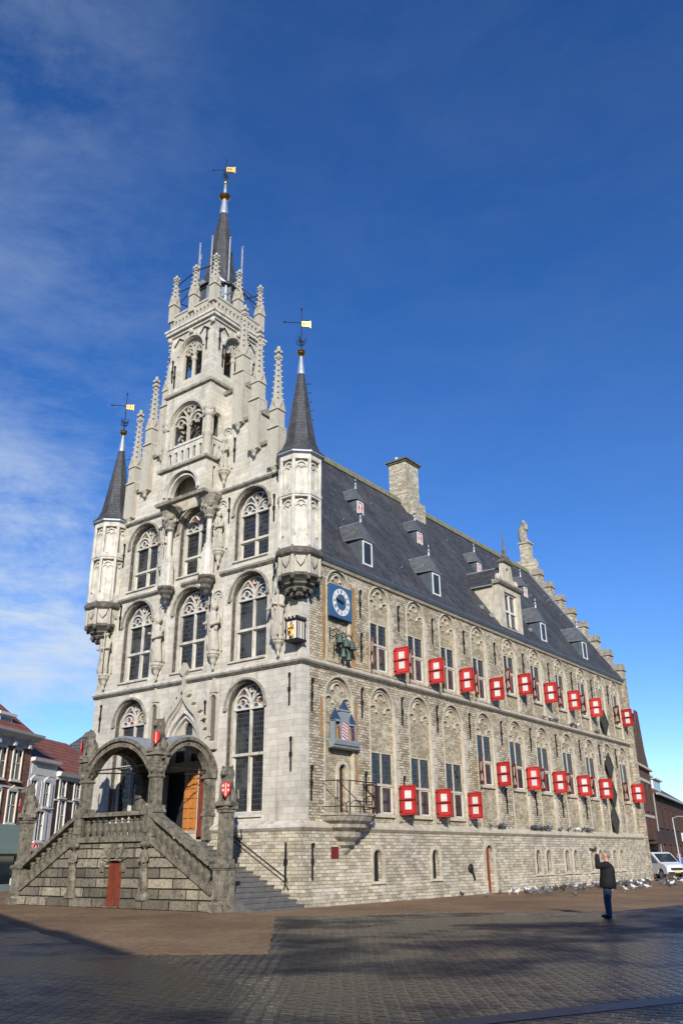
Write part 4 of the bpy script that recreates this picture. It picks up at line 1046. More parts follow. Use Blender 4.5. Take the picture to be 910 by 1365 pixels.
def pyr(u0, u1, v0, v1, w0, w1):
    um = (u0 + u1) / 2; wm = (w0 + w1) / 2
    b.add([(u0, v0, w0), (u1, v0, w0), (u1, v0, w1), (u0, v0, w1), (um, v1, wm)], [(0, 1, 2, 3), (0, 1, 4), (1, 2, 4), (2, 3, 4), (3, 0, 4)])
pyr(-.28, .38, 1.93, 2.5, .05, .45); pyr(-1.0, -.4, 1.4, 2.0, 0, .5); pyr(.5, 1.0, 1.3, 1.85, 0, .45); b.build('stage_roof', M['navy'], ps)
b = MB(SD); b.slab(opening(.02, .25, .43, 1.1, 1, 6), [], .38, .4); dd = b.build('stage_door', M['white'], ps)
b = MB(SD)
for k in range(6):
    v = .44 + k * .15; b.slab([(-.2, v + .16), (.24, v), (.24, v + .07), (-.2, v + .23)], [], .4, .41)
b.build('door_stripe', M['red'], dd)
for k, (u, mt) in enumerate(((-.75, 'bronze'), (-.58, 'ochre'), (-.45, 'redwood'), (.55, 'ochre'), (.72, 'darkred'), (.85, 'navy'))):
    b = MB(SD); b.T = ID; b.lathe(.32, u, [(.09, .43), (.1, .6), (.07, .85), (.1, .95), (.04, 1.0)], 8); b.ell((.32, u, 1.07), (.07, .06, .08), 8, 6); b.build('puppet', M[mt], ps, smooth=50)
# balcony with railing
bl = MB(SD); e = 0
def half(uc, prof, n=8):
    P = []; F = []
    angs = [-PI / 2 + PI * i / n for i in range(n + 1)]
    for r, z, d in prof:
        for a in angs: P.append((uc + r * math.sin(a), z, max(.0, d * math.cos(a) ** .6 if math.cos(a) > 0 else 0)))
    k = n + 1
    for j in range(len(prof) - 1):
        for i in range(n): F.append((j * k + i, j * k + i + 1, (j + 1) * k + i + 1, (j + 1) * k + i))
    F.append(tuple(range(k))); F.append(tuple(range((len(prof) - 1) * k, len(prof) * k)))
    bl.add(P, F)
half(2.7, [(.15, 1.85, .15), (.3, 2.0, .25), (.3, 2.08, .25), (.5, 2.2, .42), (.5, 2.32, .42), (.82, 2.5, .6), (.85, 2.7, .62), (1.1, 2.85, .85), (1.1, 2.98, .85), (1.35, 3.1, 1.0), (1.42, 3.28, 1.08), (1.5, 3.3, 1.12), (1.5, 3.38, 1.12)], 6)
bal = bl.build('balcony', M['trimd'], TH)
b = MB(SD)
for (z) in (3.62, 4.6):
    b.tube([(1.3, z, .05), (1.35, z, .8), (1.75, z, 1.08), (3.6, z, 1.08), (4.0, z, .8), (4.05, z, .05)], .022, 5)
for (u, w) in ((1.32, .8), (1.75, 1.08), (2.7, 1.08), (3.6, 1.08), (4.02, .8)): b.tube([(u, 3.38, w), (u, 4.62, w)], .025, 5)
b.tube([(1.35, 4.58, .8), (2.7, 3.62, 1.08)], .018, 5); b.tube([(2.75, 4.4, 1.08), (3.5, 4.0, 1.08), (3.55, 3.4, 1.08)], .02, 5); b.tube([(2.7, 3.9, 1.08), (3.1, 4.05, 1.08), (3.6, 4.0, 1.08)], .02, 5)
b.tube([(2.9, 4.45, 1.08), (3.6, 4.5, 1.08)], .018, 5)
b.build('railing', M['iron'], bal)
b = MB(SD); b.box(2.55, 3.15, 3.3, 5.1, -.42, -.38); b.slab(opening(2.85, .3, 3.35, 5.1, 1, 6), [], -.38, -.34); bdr = b.build('balcony_door', M['brownwood'], TH)
b = MB(SD); b.band([(3.2, 3.35)] + arch(2.85, .35, 5.1, 1, 8) + [(2.5, 3.35)], .14, -.2, -.06); b.build('door_surround', M['jamb'], bdr)
# plaque
b = MB(SD); b.box(1.75, 2.2, 1.72, 2.14, .12, .16); tag(b.build('wall_plaque', M['darkred']), 'small square dark red plaque low on the side wall below the iron balcony', 'plaque')
# hatchment lozenges
for k, (y, z, h, lab) in enumerate(((33.5, 10.45, .85, 'dark timber lozenge topmost in the column of four, level with the upper shutters'), (33.4, 7.45, .88, 'dark timber lozenge second from the top, level with the lower leaded windows'),
                  (33.4, 5.6, .85, 'dark timber lozenge third from the top, half hidden behind a lower red shutter'), (33.2, 3.85, .92, 'dark timber lozenge lowest in the column of four, just above the ledge'))):
    b = MB(SD, off=(0, y, z)); b.slab([(y, z - h), (y + .66, z), (y, z + h), (y - .66, z)], [], .02, .09); b.band([(y, z - h), (y + .66, z), (y, z + h), (y - .66, z)], .09, .08, .13, True)
    tag(b.build('lozenge_panel', M['lozenge'], None, loc=(0, y, z)), lab, 'wall panel', 'dark lozenge panels on the side wall')
# corner lantern
ln = empty('wall_lantern', (0.05, -.1, 10.1), R(0), 'small projecting glass case lantern with a gilded figure on the building corner', 'lantern')
b = MB(); 
for (x, y) in ((-.45, -.45), (.15, -.45), (.15, .05), (-.45, .05)): b.box(x - .02, x + .02, y - .02, y + .02, 0, .85)
b.box(-.5, .2, -.5, .1, -.06, .03); b.box(-.5, .2, -.5, .1, .82, .9)
for k in range(4): b.box(-.5 + k * .2, -.42 + k * .2, -.52, -.48, .9, .98); b.box(.16, .2, -.46 + k * .15, -.38 + k * .15, .9, .98)
for k in range(2): b.box(.14, .16, -.32 + k * .2, -.29 + k * .2, 0, .85)
b.build('lantern_frame', M['iron'], ln)
b = MB(); b.box(-.42, .13, -.44, .04, .04, .82); b.build('lantern_glass', M['cream'], ln)
b = MB(); figure(b, -.15, -.47, .1, .68, 3); b.build('gilded_figure', M['gold'], ln, smooth=60)

# ------------------------------------------------------------------ entrance stair (perron)
PC = -7.1
pr_ = empty('entrance_stair', (PC, -3.3, 0), 0, 'weathered black stained double stone stair with arched canopy before the front door', 'stairway')
PO = (PC, -3.3, 0)
XL, XR = PC - 2.2, PC + 2.2        # platform corner posts
BL, BR = PC - 6.2, PC + 6.2        # bottom posts
def PB(T=ID): return MB(T, PO)
b = PB(FR); b.slab([(BL, 0), (BR, 0), (BR, .42), (XR, 2.45), (XL, 2.45), (BL, .42)], [rect(PC - .28, .06, PC + .8, 1.55)[:2] + [(PC + .8, 1.55), (PC + .6, 1.72), (PC - .08, 1.72), (PC - .28, 1.55)]], 3.0, 3.3)
b.T = ID; b.box(BL - .1, PC - .5, -3.42, -3.3, 0, .32); b.box(PC + 1.0, BR + .1, -3.42, -3.3, 0, .32)
b.build('stair_wall', M['perron'], pr_)
b = PB(FR); b.box(PC - .28, PC + .8, 0, 1.75, 3.02, 3.08)
for k in range(6): b.box(PC - .26 + k * .18, PC - .1 + k * .18, .04, 1.7, 3.08, 3.1)
b.build('cellar_door', M['redwood'], pr_)
b = PB(FR)
for k, (u0, u1) in enumerate(((-.5, -.28), (.8, 1.02))):
    b.box(PC + u0, PC + u1, 1.3, 1.62, 3.3, 3.38)
for k in range(5):
    a = PI - (k + .5) * PI / 5; c, s = math.cos(a), math.sin(a)
    b.slab([(PC + .26 + .42 * c - .1 * s, 1.62 + .2 * s), (PC + .26 + .42 * c + .1 * s, 1.62 + .2 * s), (PC + .26 + .9 * c + .18 * s, 1.62 + .72 * s), (PC + .26 + .9 * c - .18 * s, 1.62 + .72 * s)], [], 3.3, 3.37 + .05 * (k == 2))
b.build('door_voussoirs', M['perrt'], pr_)
b = PB(); b.box(XL, XR, -3.0, 0 - .02, .0, 2.4); b.build('platform', M['steps'], pr_)
n = 14
for s in (-1, 1):
    b = PB()
    for k in range(n):
        z = 2.4 - (k + 1) * 2.4 / (n + 1)
        x0 = PC + s * 2.2; x1 = PC + s * (2.2 + (k + 1) * .375)
        b.box(min(x0 + s * k * .375, x1), max(x0 + s * k * .375, x1) + (0.0), -2.98, -.16, 0, z); b.box(min(x1 - s * .375, x1 + s * .03), max(x1 - s * .375, x1 + s * .03), -2.99, -.15, z - .04, z + .005)
    b.build('stair_flight', M['steps'], pr_)
# copings / stringers
b = PB(FR); b.prof
b.band([(XL - .2, 2.5), (XR + .2, 2.5)], .2, 2.9, 3.42)
for s in (-1, 1):
    a = (PC + s * 2.3, 2.5); c = (PC + s * 5.85, .62); b.band([a, c], .2, 2.92, 3.4)
b.build('stringer', M['perrt'], pr_)
# balusters
def baluster(h):
    b = MB(); b.lathe(0, 0, [(.11, 0), (.11, .06 * h), (.07, .1 * h), (.14, .28 * h), (.16, .42 * h), (.12, .58 * h), (.07, .7 * h), (.12, .76 * h), (.06, .82 * h), (.12, .92 * h), (.12, h)], 8); return b
bb = baluster(.82).build('baluster', M['perrt'], pr_, smooth=50)
firstb = True
pos = [(XL + .45 + i * (3.5 / 9), 2.58) for i in range(10)]
for s in (-1, 1):
    for i in range(9):
        t = (i + .9) / 10; x = PC + s * (2.3 + t * 3.45); z = 2.55 + (.64 - 2.55) * t; pos.append((x, z + .0))
for (x, z) in pos:
    l = (x - PC, 3.16 - 3.3 + .0 - 3.3 + 3.3, z); l = (x - PC, .14, z)
    if firstb: bb.location = l; firstb = False
    else: dup(bb, pr_, l)
b = PB(FR); b.band([(XL - .1, 3.45), (XR + .1, 3.45)], .16, 2.92, 3.44)
b.build('handrail', M['perrt'], pr_)
for s in (-1, 1):
    b = PB(FR); b.band([(PC + s * 2.2, 3.47), (PC + s * 5.75, 1.58)], .17, 2.9, 3.46); b.build('handrail', M['perrt'], pr_)
# posts
def post(x, z0, z1, w=.42, name='post', y=-3.1):
    b = PB(); b.box(x - w / 2, x + w / 2, y - w / 2, y + w / 2, z0, z1); b.box(x - w / 2 + .08, x + w / 2 - .08, y - w / 2 - .04, y - w / 2, z0 + .15, z1 - .15); b.box(x - w / 2 - .05, x + w / 2 + .05, y - w / 2 - .05, y + w / 2 + .05, z1 - .1, z1); return b.build(name, M['perrt'], pr_)
for x in (XL, XR): post(x, 2.58, 3.55, .55)
for x in (BL, BR):
    b = PB(); b.box(x - .36, x + .36, -3.46, -2.79, 0, .25); b.box(x - .29, x + .29, -3.4, -2.84, .25, 1.38); b.box(x - .2, x + .2, -3.44, -3.4, .4, 1.25); b.box(x - .38, x + .38, -3.48, -2.77, 1.44, 1.57); b.box(x - .33, x + .33, -3.44, -2.8, 1.38, 1.44); b.build('newel', M['perrt'], pr_)
    b = PB(); b.box(x - .26, x + .26, -3.37, -2.87, 1.57, 1.72); b.box(x - .2, x + .2, -3.32, -2.92, 1.72, 3.3)
    for k in (-.12, 0, .12): b.box(x + k - .025, x + k + .025, -3.345, -3.32, 1.85, 3.2)
    b.box(x - .25, x + .25, -3.37, -2.87, 3.3, 3.42); b.box(x - .3, x + .3, -3.42, -2.82, 3.42, 3.52); b.build('newel_pillar', M['perrt'], pr_)
# atlante pilasters on the wall
for x in (XL, XR):
    b = PB(); figure(b, x, -3.4, .95, 1.35, 2); b.ell((x, -3.42, 1.25), (.22, .16, .3)); b.ell((x, -3.4, 2.3), (.28, .2, .14)); b.box(x - .2, x + .2, -3.46, -3.3, .3, .98); b.box(x - .3, x + .3, -3.5, -3.28, .3, .5); b.build('carved_bracket', M['perrt'], pr_, remesh=.04)
# canopy columns, arches and lead roof
for x in (XL, XR):
    b = PB(); y = -3.1
    b.box(x - .3, x + .3, y - .3, y + .3, 3.55, 3.72); b.box(x - .19, x + .19, y - .19, y + .19, 3.72, 4.75); b.box(x - .12, x + .12, y - .22, y - .19, 3.85, 4.65)
    b.lathe(x, y, [(.3, 4.75), (.36, 4.8), (.3, 4.86), (.32, 5.0), (.4, 5.25), (.44, 5.3), (.44, 5.38)], 4, PI / 4)
    for k in range(8): a = k * PI / 4; b.ell((x + .27 * math.cos(a), y + .27 * math.sin(a), 5.05), (.08, .08, .12), 6, 4)
    b.box(x - .32, x + .32, y - .32, y + .32, 5.38, 5.5); b.box(x - .27, x + .27, y - .27, y + .27, 5.5, 5.62); b.box(x - .36, x + .36, y - .36, y + .36, 5.62, 5.74)
    b.build('canopy_column', M['perrt'], pr_)
    b = PB(); b.box(x - .22, x + .22, -.3, -.02, 2.45, 4.9); b.box(x - .3, x + .3, -.38, -.02, 4.9, 5.1); b.box(x - .28, x + .28, -.34, -.02, 3.4, 3.5); b.ell((x, -.25, 4.75), (.2, .14, .16)); b.build('wall_pier', M['perrt'], pr_)
def seg(uc, hw, vs, rise, n=14):
    r = (hw * hw + rise * rise) / (2 * rise); a0 = math.asin(hw / r)
    return [(uc + r * math.sin(a0 - 2 * a0 * i / n), vs + rise - r + r * math.cos(a0 - 2 * a0 * i / n)) for i in range(n + 1)]
A0 = 5.1; AH = 1.25
def archpiece(T, uc, hw, w0, w1):
    b = PB(T)
    b.band(seg(uc, hw - .1, A0, AH - .12), .26, w0, w1); b.band(seg(uc, hw + .08, A0 + .02, AH + .02), .12, w0, w1 + .1); b.band(seg(uc, hw - .22, A0, AH - .22), .06, w0, w1 + .04)
    return b.build('canopy_arch', M['perrt'], pr_)
HX = 2.2; HY = 1.48; YC = -1.62
archpiece(FR, PC, HX - .08, 2.85, 3.3)
archpiece(SDW(XR), YC, HY, -.2, .22); archpiece(SDW(XL), YC, HY, -.22, .2)
def zA(x): 
    r = (HX ** 2 + AH ** 2) / (2 * AH); return A0 + .12 + AH - r + math.sqrt(max(r * r - (x - PC) ** 2, 0))
def zB(y):
    r = (HY ** 2 + AH ** 2) / (2 * AH); return A0 + .12 + AH - r + math.sqrt(max(r * r - (y - YC) ** 2, 0))
b = PB(); nx, ny = 28, 20; P = []; x0, x1, y0_, y1_ = XL - .15, XR + .15, -3.25, -.03
for t in (0, .1):
    for j in range(ny + 1):
        for i in range(nx + 1):
            x = x0 + (x1 - x0) * i / nx; y = y0_ + (y1_ - y0_) * j / ny
            P.append((x, y, max(zA(min(max(x, XL), XR)), zB(min(max(y, -3.1), -.14))) + t - .02))
Nn = (nx + 1) * (ny + 1); F = []
for j in range(ny):
    for i in range(nx):
        a = j * (nx + 1) + i; q = (a, a + 1, a + nx + 2, a + nx + 1); F += [q, tuple(Nn + z for z in reversed(q))]
for i in range(nx):
    for a in (i, ny * (nx + 1) + i): F.append((a, a + 1, Nn + a + 1, Nn + a))
for j in range(ny):
    for a in (j * (nx + 1), j * (nx + 1) + nx): F.append((a, a + nx + 1, Nn + a + nx + 1, Nn + a))
b.add(P, F); b.build('canopy_roof', M['lead'], pr_, smooth=50)
b = PB(); b.tube([(XL, -3.1, 5.25), (XR, -3.1, 5.3)], .03, 5); b.tube([(XL, -3.0, 5.2), (PC + 1.9, -.1, 5.1)], .03, 5); b.tube([(XR, -3.0, 5.2), (XR, -.2, 5.2)], .03, 5); b.build('tie_rod', M['iron'], pr_)
# hanging lamp
b = MB(); b.lathe(0, 0, [(.02, .5), (.02, .28), (.1, .25), (.14, 0), (.05, -.05)], 8); tag(b.build('hanging_lamp', M['iron'], None, loc=(PC + .9, -1.6, 5.0)), 'small dark hanging lamp under the canopy over the entrance stair', 'lamp')
b = MB(); b.tube([(-3.7, -.12, 2.72), (-.55, -.12, 1.02)], .028, 6)
for t in (0.05, .5, .95): x = -3.7 + 3.15 * t; z = 2.72 - 1.7 * t; b.tube([(x, -.12, z), (x, -.0, z - .12), (x, .0, z - .12)], .02, 5)
b.tube([(-.55, -.12, 1.02), (-.5, -.12, .9), (-.62, -.12, .8)], .028, 6); b.tube([(-3.6, -.14, 2.5), (-.6, -.14, .88)], .018, 5)
for q in (-1, 1): b.tube([(-.62, -.14, .85), (-.55 + q * .12, -.14, .62)], .03, 5)
b.build('wall_handrail', M['iron'], TH)
b = MB(FR); b.box(-.62, -.56, .9, 2.3, .12, .19); b.box(-.66, -.52, 1.5, 1.7, .12, .2); b.build('wall_anchor', M['iron'], TH)

# lions
def lion():
    b = MB()
    b.ell((0, .08, .42), (.2, .24, .36)); b.ell((0, -.02, .66), (.23, .23, .26)); b.ell((0, -.06, .95), (.22, .22, .24)); b.ell((0, -.22, 1.0), (.13, .14, .14)); b.ell((0, -.33, .94), (.085, .1, .08))
    for s in (-1, 1):
        b.ell((s * .17, .12, .2), (.12, .24, .2)); b.cap((s * .13, -.15, .6), .085, (s * .13, -.24, .08), .06); b.ell((s * .13, -.3, .06), (.08, .12, .06)); b.ell((s * .2, -.12, .06), (.08, .18, .06))
        b.ell((s * .17, -.05, 1.17), (.05, .04, .07))
    for k in range(14):
        a = k * PI * 2 / 14; b.ell((.2 * math.cos(a), -.04, .93 + .22 * math.sin(a)), (.07, .1, .07), 6, 5)
    b.tube([(.1, .3, .1), (.25, .38, .2), (.22, .36, .5)], .04, 6)
    b.box(-.28, .28, -.38, .32, -.06, .06)
    return b
lb_ = lion()
lab = ['stone lion holding a red shield on the tall pillar at the right stair foot', 'mossy stone lion on the tall pillar at the left stair foot', 'stone lion with red shield on the canopy column between the arches', 'stone lion on the left outer corner column of the canopy']
lmesh = None
for k, (x, y, z, rz, s) in enumerate(((BR, -3.12, 3.58, R(20), 1.12), (BL, -3.12, 3.58, R(-40), 1.12), (XR, -3.1, 5.8, R(15), 1.05), (XL, -3.1, 5.8, R(-50), 1.0))):
    r = empty('lion_statue', (x, y, z), rz, lab[k], 'statue', 'stone lions guarding the entrance stair'); r.scale = (s, s, s)
    if lmesh is None: lo = lb_.build('lion_body', M['perrt'], r, remesh=.028); lmesh = lo.data
    else: lo = bpy.data.objects.new('lion_body', lmesh); COL.objects.link(lo); lo.parent = r
    b = MB(FRW(-.34)); b.slab([(-.03, .66), (.27, .66), (.27, .38), (.12, .18), (-.03, .38)], [], 0, .05); sh = b.build('shield', M['red'], r)
    b = MB(FRW(-.34))
    if k in (0, 1): 
        for q in (.03, .21):
            for vv in (.42, .56): b.slab([(q - .035, vv), (q, vv + .05), (q + .035, vv), (q, vv - .05)], [], .05, .06)
    b.box(.105, .135, .25, .64, .05, .06); b.build('shield_charge', M['cream'], sh)

# ------------------------------------------------------------------ ground
b = MB(); b.add([(-600, -600, 0), (600, -600, 0), (600, 600, 0), (-600, 600, 0)], [(0, 1, 2, 3)]); tag(b.build('market_ground', M['cobble']), kind='structure')
PV = []
pq = [(-60, -8.4), (-5.5, -8.9), (-3, -10.1), (2.5, -12.3), (7.2, -14.2), (9.7, -12.5), (2.2, -3.8), (6, .2), (10.6, 3.6), (12, 12), (13, 60), (-60, 60)]  # outline follows the sun patch, painting lit ground as lighter paving
for i, p in enumerate(pq):
    q = pq[(i + 1) % len(pq)]; L_ = math.hypot(q[0] - p[0], q[1] - p[1]); n_ = max(1, int(L_ / .5)) if i < 9 else 1
    for k in range(n_):
        t_ = k / n_; PV.append((p[0] + (q[0] - p[0]) * t_ + (rnd.gauss(0, .03) if k else 0), p[1] + (q[1] - p[1]) * t_ + (rnd.gauss(0, .03) if k else 0)))
b = MB(); b.slab(PV, [], -.1, .004); tag(b.build('sunlit_brick_pavement', M['paver']), kind='structure')
d = Vector((17.98 - 16.24, -13.6 + 17.07, 0)).normalized(); ang = math.atan2(d.y, d.x)
b = MB(); b.box(-12, 40, -.42, 0, -.02, .012); tag(b.build('kerb_strip', M['kerb'], None, loc=(16.2, -17.1, 0), rotz=ang), kind='structure')
b = MB(); b.box(-12, 40, -9, -.42, -.02, .006); tag(b.build('far_pavement', M['cobble'], None, loc=(16.2, -17.1, 0), rotz=ang), kind='structure')

# ------------------------------------------------------------------ background houses
def hwin(par, u0, u1, v0, v1, fm, gm, arched=False, hood=True, mull=True):
    T = lambda u, v, w: (u, -w, v); t = .09
    b = MB(T)
    um, vm = (u0 + u1) / 2, v0 + (v1 - v0) * .55
    out = rect(u0 - t, v0 - t, u1 + t, v1 + t) if not arched else opening(um, (u1 - u0) / 2 + t, v0 - t, v1 - .1, 1, 6)
    inn = rect(u0, v0, u1, v1) if not arched else opening(um, (u1 - u0) / 2, v0, v1 - .12, 1, 6)
    b.slab(out, [inn], -.05, .08); b.box(u0 - t - .06, u1 + t + .06, v0 - t - .08, v0 - t, -.05, .15)
    if hood and not arched:
        b.slab([(u0 - t, v1 + t), (u1 + t, v1 + t), (um + .2, v1 + t + .16), (um, v1 + t + .3), (um - .2, v1 + t + .16)], [], 0, .1)
    if mull: b.box(u0, u1, vm - .03, vm + .03, -.06, .0); b.box(um - .025, um + .025, v0, v1, -.06, .0)
    w = b.build('window', fm, par)
    b = MB(T); b.slab(inn, [], -.1, -.07); b.build('pane', gm, w)
def hbody(par, W, H, D, mat, wins, u0=0, name='wall', arched=False):
    T = lambda u, v, w: (u, -w, v)
    hs = [(opening((a + c) / 2, (c - a) / 2, bb_, d - .12, 1, 6) if arched else rect(a, bb_, c, d)) for a, bb_, c, d in wins]
    b = MB(T); b.slab(rect(u0, 0, u0 + W, H), hs, -.12, 0); b.T = ID; b.box(u0, u0 + W, .14, D, 0, H - .01)
    return b.build(name, mat, par)
def hroof(par, W, z, D, rise, mat, u0=0, over=.25, hip=0, name='roof'):
    b = MB(); b.add([(u0, -over, z), (u0 + W, -over, z), (u0 + W, D, z), (u0, D, z), (u0 + hip, D / 2, z + rise), (u0 + W - hip, D / 2, z + rise)], [(0, 1, 5, 4), (1, 2, 5), (2, 3, 4, 5), (3, 0, 4), (0, 3, 2, 1)])
    return b.build(name, mat, par)
dL = Vector((-.43110, .90230)); angL = math.atan2(dL.y, dL.x); PL = Vector((-28.7224, 5.4667))
def onL(s): p = PL + dL * s; return (p.x, p.y, 0)
HL = {}
# house 1: brown brick with shop
h = empty('brick_house', onL(-6.5), angL, 'brown brick house with orange tiled roof and grey green shop front at the far left', 'house')
W_ = 8.35; o = 6.5
wins = []
for s in (-4.6, -2.05, -.25): wins.append((s + o, 6.6, s + o + .95, 8.4)); wins.append((s + o, 4.0, s + o + .95, 5.85))
wins = wins[:]; hbody(h, W_, 8.95, 9, M['brick'], wins)
for q in wins: hwin(h, q[0], q[2], q[1], q[3], M['cream'], M['plainglass'])
b = MB(lambda u, v, w: (u, -w, v)); b.box(0, W_, 8.6, 9.1, 0, .1); b.prof(-.1, W_ + .3, [(9.1, 0), (9.1, .25), (9.35, .7), (9.5, .75), (9.55, 0)]); b.box(0, W_ , 6.05, 6.15, 0, .05)
for k in range(5): b.slab(rect(.5 + k * 1.75, 8.6, .75 + k * 1.75, 9.3), [], .09, .35)
b.build_pieces('cornice', M['stucco'], h)
hroof(h, W_ + .1, 9.5, 9, 4.2, M['tiles'], hip=2.5)
b = MB(); b.box(4.9, 6.4, .5, 2.4, 9.6, 10.5); dm = b.build('dormer', M['stucco'], h); b = MB(); b.box(4.7, 6.6, .3, 2.6, 10.5, 10.68); b.build('dormer_roof', M['stucco'], dm); b = MB(lambda u, v, w: (u, .5 - w, v)); b.box(5.1, 6.2, 9.8, 10.35, 0, .03); b.build('pane', M['pane'], dm)
b = MB(lambda u, v, w: (u, -w, v)); b.box(0, W_, 2.45, 3.85, 0, .3); b.box(0, W_, 2.15, 2.45, 0, .5); b.build('shop_fascia', M['greenboard'], h)
b = MB(lambda u, v, w: (u, -w, v)); b.slab(rect(0, 0, W_, 2.15), [rect(.4, .4, 3.2, 2.0), rect(3.5, .1, 4.6, 2.0), rect(4.9, .4, 7.9, 2.0)], 0, .1); sf = b.build('shop_front', M['greenboard'], h)
b = MB(lambda u, v, w: (u, -w, v)); b.box(.1, W_ - .1, .1, 2.1, .01, .04); b.build('shop_glass', M['plainglass'], sf)
# house 2: white
h = empty('white_house', onL(1.9), angL, 'narrow white stucco house with tall shuttered windows beside the brown brick house', 'house')
W_ = 3.5
wins = [(.35, 5.2, .95, 6.7), (1.95, 5.2, 2.55, 6.7), (.9, 3.0, 1.75, 4.85)]
wins = [(.3, 5.15, 1.0, 6.7), (2.0, 5.15, 2.7, 6.7), (.2, 3.0, .55, 4.8), (1.5, 3.0, 2.35, 4.8)]
hbody(h, W_, 8.1, 8, M['stucco'], wins)
for q in wins: hwin(h, q[0], q[2], q[1], q[3], M['white'], M['plainglass'], hood=q[1] > 0)
b = MB(lambda u, v, w: (u, -w, v)); b.prof(0, W_, [(7.9, 0), (7.95, .3), (8.15, .35), (8.15, 0)]); b.box(0, W_, 5.0, 5.08, 0, .06); b.box(.2, 3.3, 7.1, 7.7, 0, .03)
b.box(0, W_, .0, .2, 0, .08); b.prof(0, W_, [(2.3, 0), (2.3, .4), (2.5, .45), (2.5, 0)]); b.build_pieces('cornice', M['white'], h)
for q in wins:
    for e in (q[0] - .42, q[2] + .14):
        b = MB(lambda u, v, w: (u, -w, v)); b.box(e, e + .28, q[1], q[3], .02, .07); b.build('window_shutter', M['white'], h)
hroof(h, W_, 8.1, 8, 2.6, M['tilesd'], hip=.6)
b = MB(lambda u, v, w: (u, -w, v)); b.box(.4, 3.1, .1, 2.1, .01, .03); b.build('shop_glass', M['plainglass'], h)
# round sign
sg = empty('round_sign', (*onL(3.32)[:2], 2.46), angL, 'round red shop sign with white cross on the white house', 'sign')
T = lambda u, v, w: (u, -.2 - w, v)
b = MB(T); b.slab([(.42 * math.cos(k * PI / 12), .42 * math.sin(k * PI / 12)) for k in range(24)], [], 0, .08); b.build('disc', M['red'], sg)
b = MB(T); b.band([(.38 * math.cos(k * PI / 12), .38 * math.sin(k * PI / 12)) for k in range(24)], .05, .08, .09, True); b.box(-.2, .2, -.065, .065, .08, .1); b.box(-.065, .065, -.2, .2, .08, .102); b.build('cross', M['white'], sg)
b = MB(T); b.box(-.03, .03, -.05, .05, -.25, 0); b.build('arm', M['iron'], sg)
# house 3: brick with white windows
h = empty('brick_house', onL(5.45), angL, 'dark brick house with white framed round topped windows left of the stair canopy', 'house')
W_ = 9.0
w1 = [(.5 + k * 2.1, 5.9, 1.3 + k * 2.1, 7.1) for k in range(4)]; w2 = [(.6 + k * 2.1, 3.6, 1.5 + k * 2.1, 5.5) for k in range(4)]
T = lambda u, v, w: (u, -w, v)
b = MB(T); b.slab(rect(0, 0, W_, 7.5), [rect(a, q, c, d) for a, q, c, d in w1] + [opening((a + c) / 2, (c - a) / 2, q, d - .12, 1, 6) for a, q, c, d in w2], -.12, 0); b.T = ID; b.box(0, W_, .14, 8, 0, 7.49); b.build('wall', M['brickd'], h)
for q in w1: hwin(h, q[0], q[2], q[1], q[3], M['white'], M['plainglass'], hood=False)
for q in w2: hwin(h, q[0], q[2], q[1], q[3], M['white'], M['plainglass'], arched=True)
b = MB(T); b.prof(-.05, W_, [(7.2, 0), (7.25, .3), (7.5, .4), (7.55, 0)]); b.box(0, W_, 5.6, 5.7, 0, .06); b.box(0, W_, 7.0, 7.2, 0, .06); b.build_pieces('cornice', M['white'], h)
hroof(h, W_, 7.5, 8, 3.0, M['tiles'], hip=1.0)
# roofs beyond
h = empty('grey_house', onL(15.5), angL, 'house with dark grey hipped roof and brick chimney beyond the row on the left', 'house')
hbody(h, 9, 8.3, 9, M['stucco'], []); hroof(h, 9, 8.3, 9, 3.6, M['tilesg'], hip=2)
b = MB(); b.box(3.2, 4.6, 3.5, 4.6, 10.5, 12.9); b.build('chimney', M['brick'], h)
# row behind on the far side, right
P1 = Vector((-2.8412, 46.0)); dR = Vector((-.18065, .98355)); angR = math.atan2(dR.y, dR.x)
def onR(s): p = P1 + dR * s; return (p.x, p.y, 0)
T = lambda u, v, w: (u, -w, v)
h = empty('gabled_house', onR(.5), angR, 'tall brick house with a steep gable and balcony behind the far town hall corner', 'house')
W_ = 10.6
wins = [(2.6, 5.4, 3.8, 7.6), (5.6, 5.4, 6.6, 7.6), (8.4, 5.4, 9.4, 7.6), (2.6, 2.8, 3.8, 4.6), (5.6, 2.8, 6.6, 4.6), (8.4, 2.8, 9.4, 4.6), (6.0, .4, 7.4, 2.1)]
b = MB(T); b.slab([(0, 0), (W_, 0), (W_, 9.2), (9.4, 10.6), (8.3, 14.2), (6.9, 14.2), (5.6, 11.5), (2.0, 9.2), (0, 9.2)], [rect(*q) for q in wins], -.15, 0); b.T = ID; b.box(0, W_, .16, 9, 0, 9.1); b.build('wall', M['brickm'], h)
for q in wins: hwin(h, q[0], q[2], q[1], q[3], M['brownwood'], M['plainglass'], hood=False)
b = MB(); b.add([(2, .1, 9.2), (W_, .1, 9.2), (W_, 9, 9.2), (2, 9, 9.2), (7.5, .1, 14.0), (7.5, 9, 14.0)], [(0, 4, 5, 3), (1, 2, 5, 4), (0, 1, 4), (2, 3, 5)]); b.build('roof', M['tilesg'], h)
b = MB(T); b.box(0, W_, 8.9, 9.1, 0, .3); b.box(2, 9.8, 7.75, 8.0, 0, .06); b.box(2.3, 9.8, 4.75, 4.95, 0, .06); b.build('trim', M['jamb'], h)
b = MB(T); b.box(2.2, 7.8, 2.55, 2.7, 0, .9); b.box(2.2, 7.8, 2.7, 3.55, .82, .9); b.build('balcony', M['brickd'], h)
h = empty('long_house', onR(11.3), angR, 'low shaded brick building with red tiled roof and white dormers at the right edge', 'house')
W_ = 30
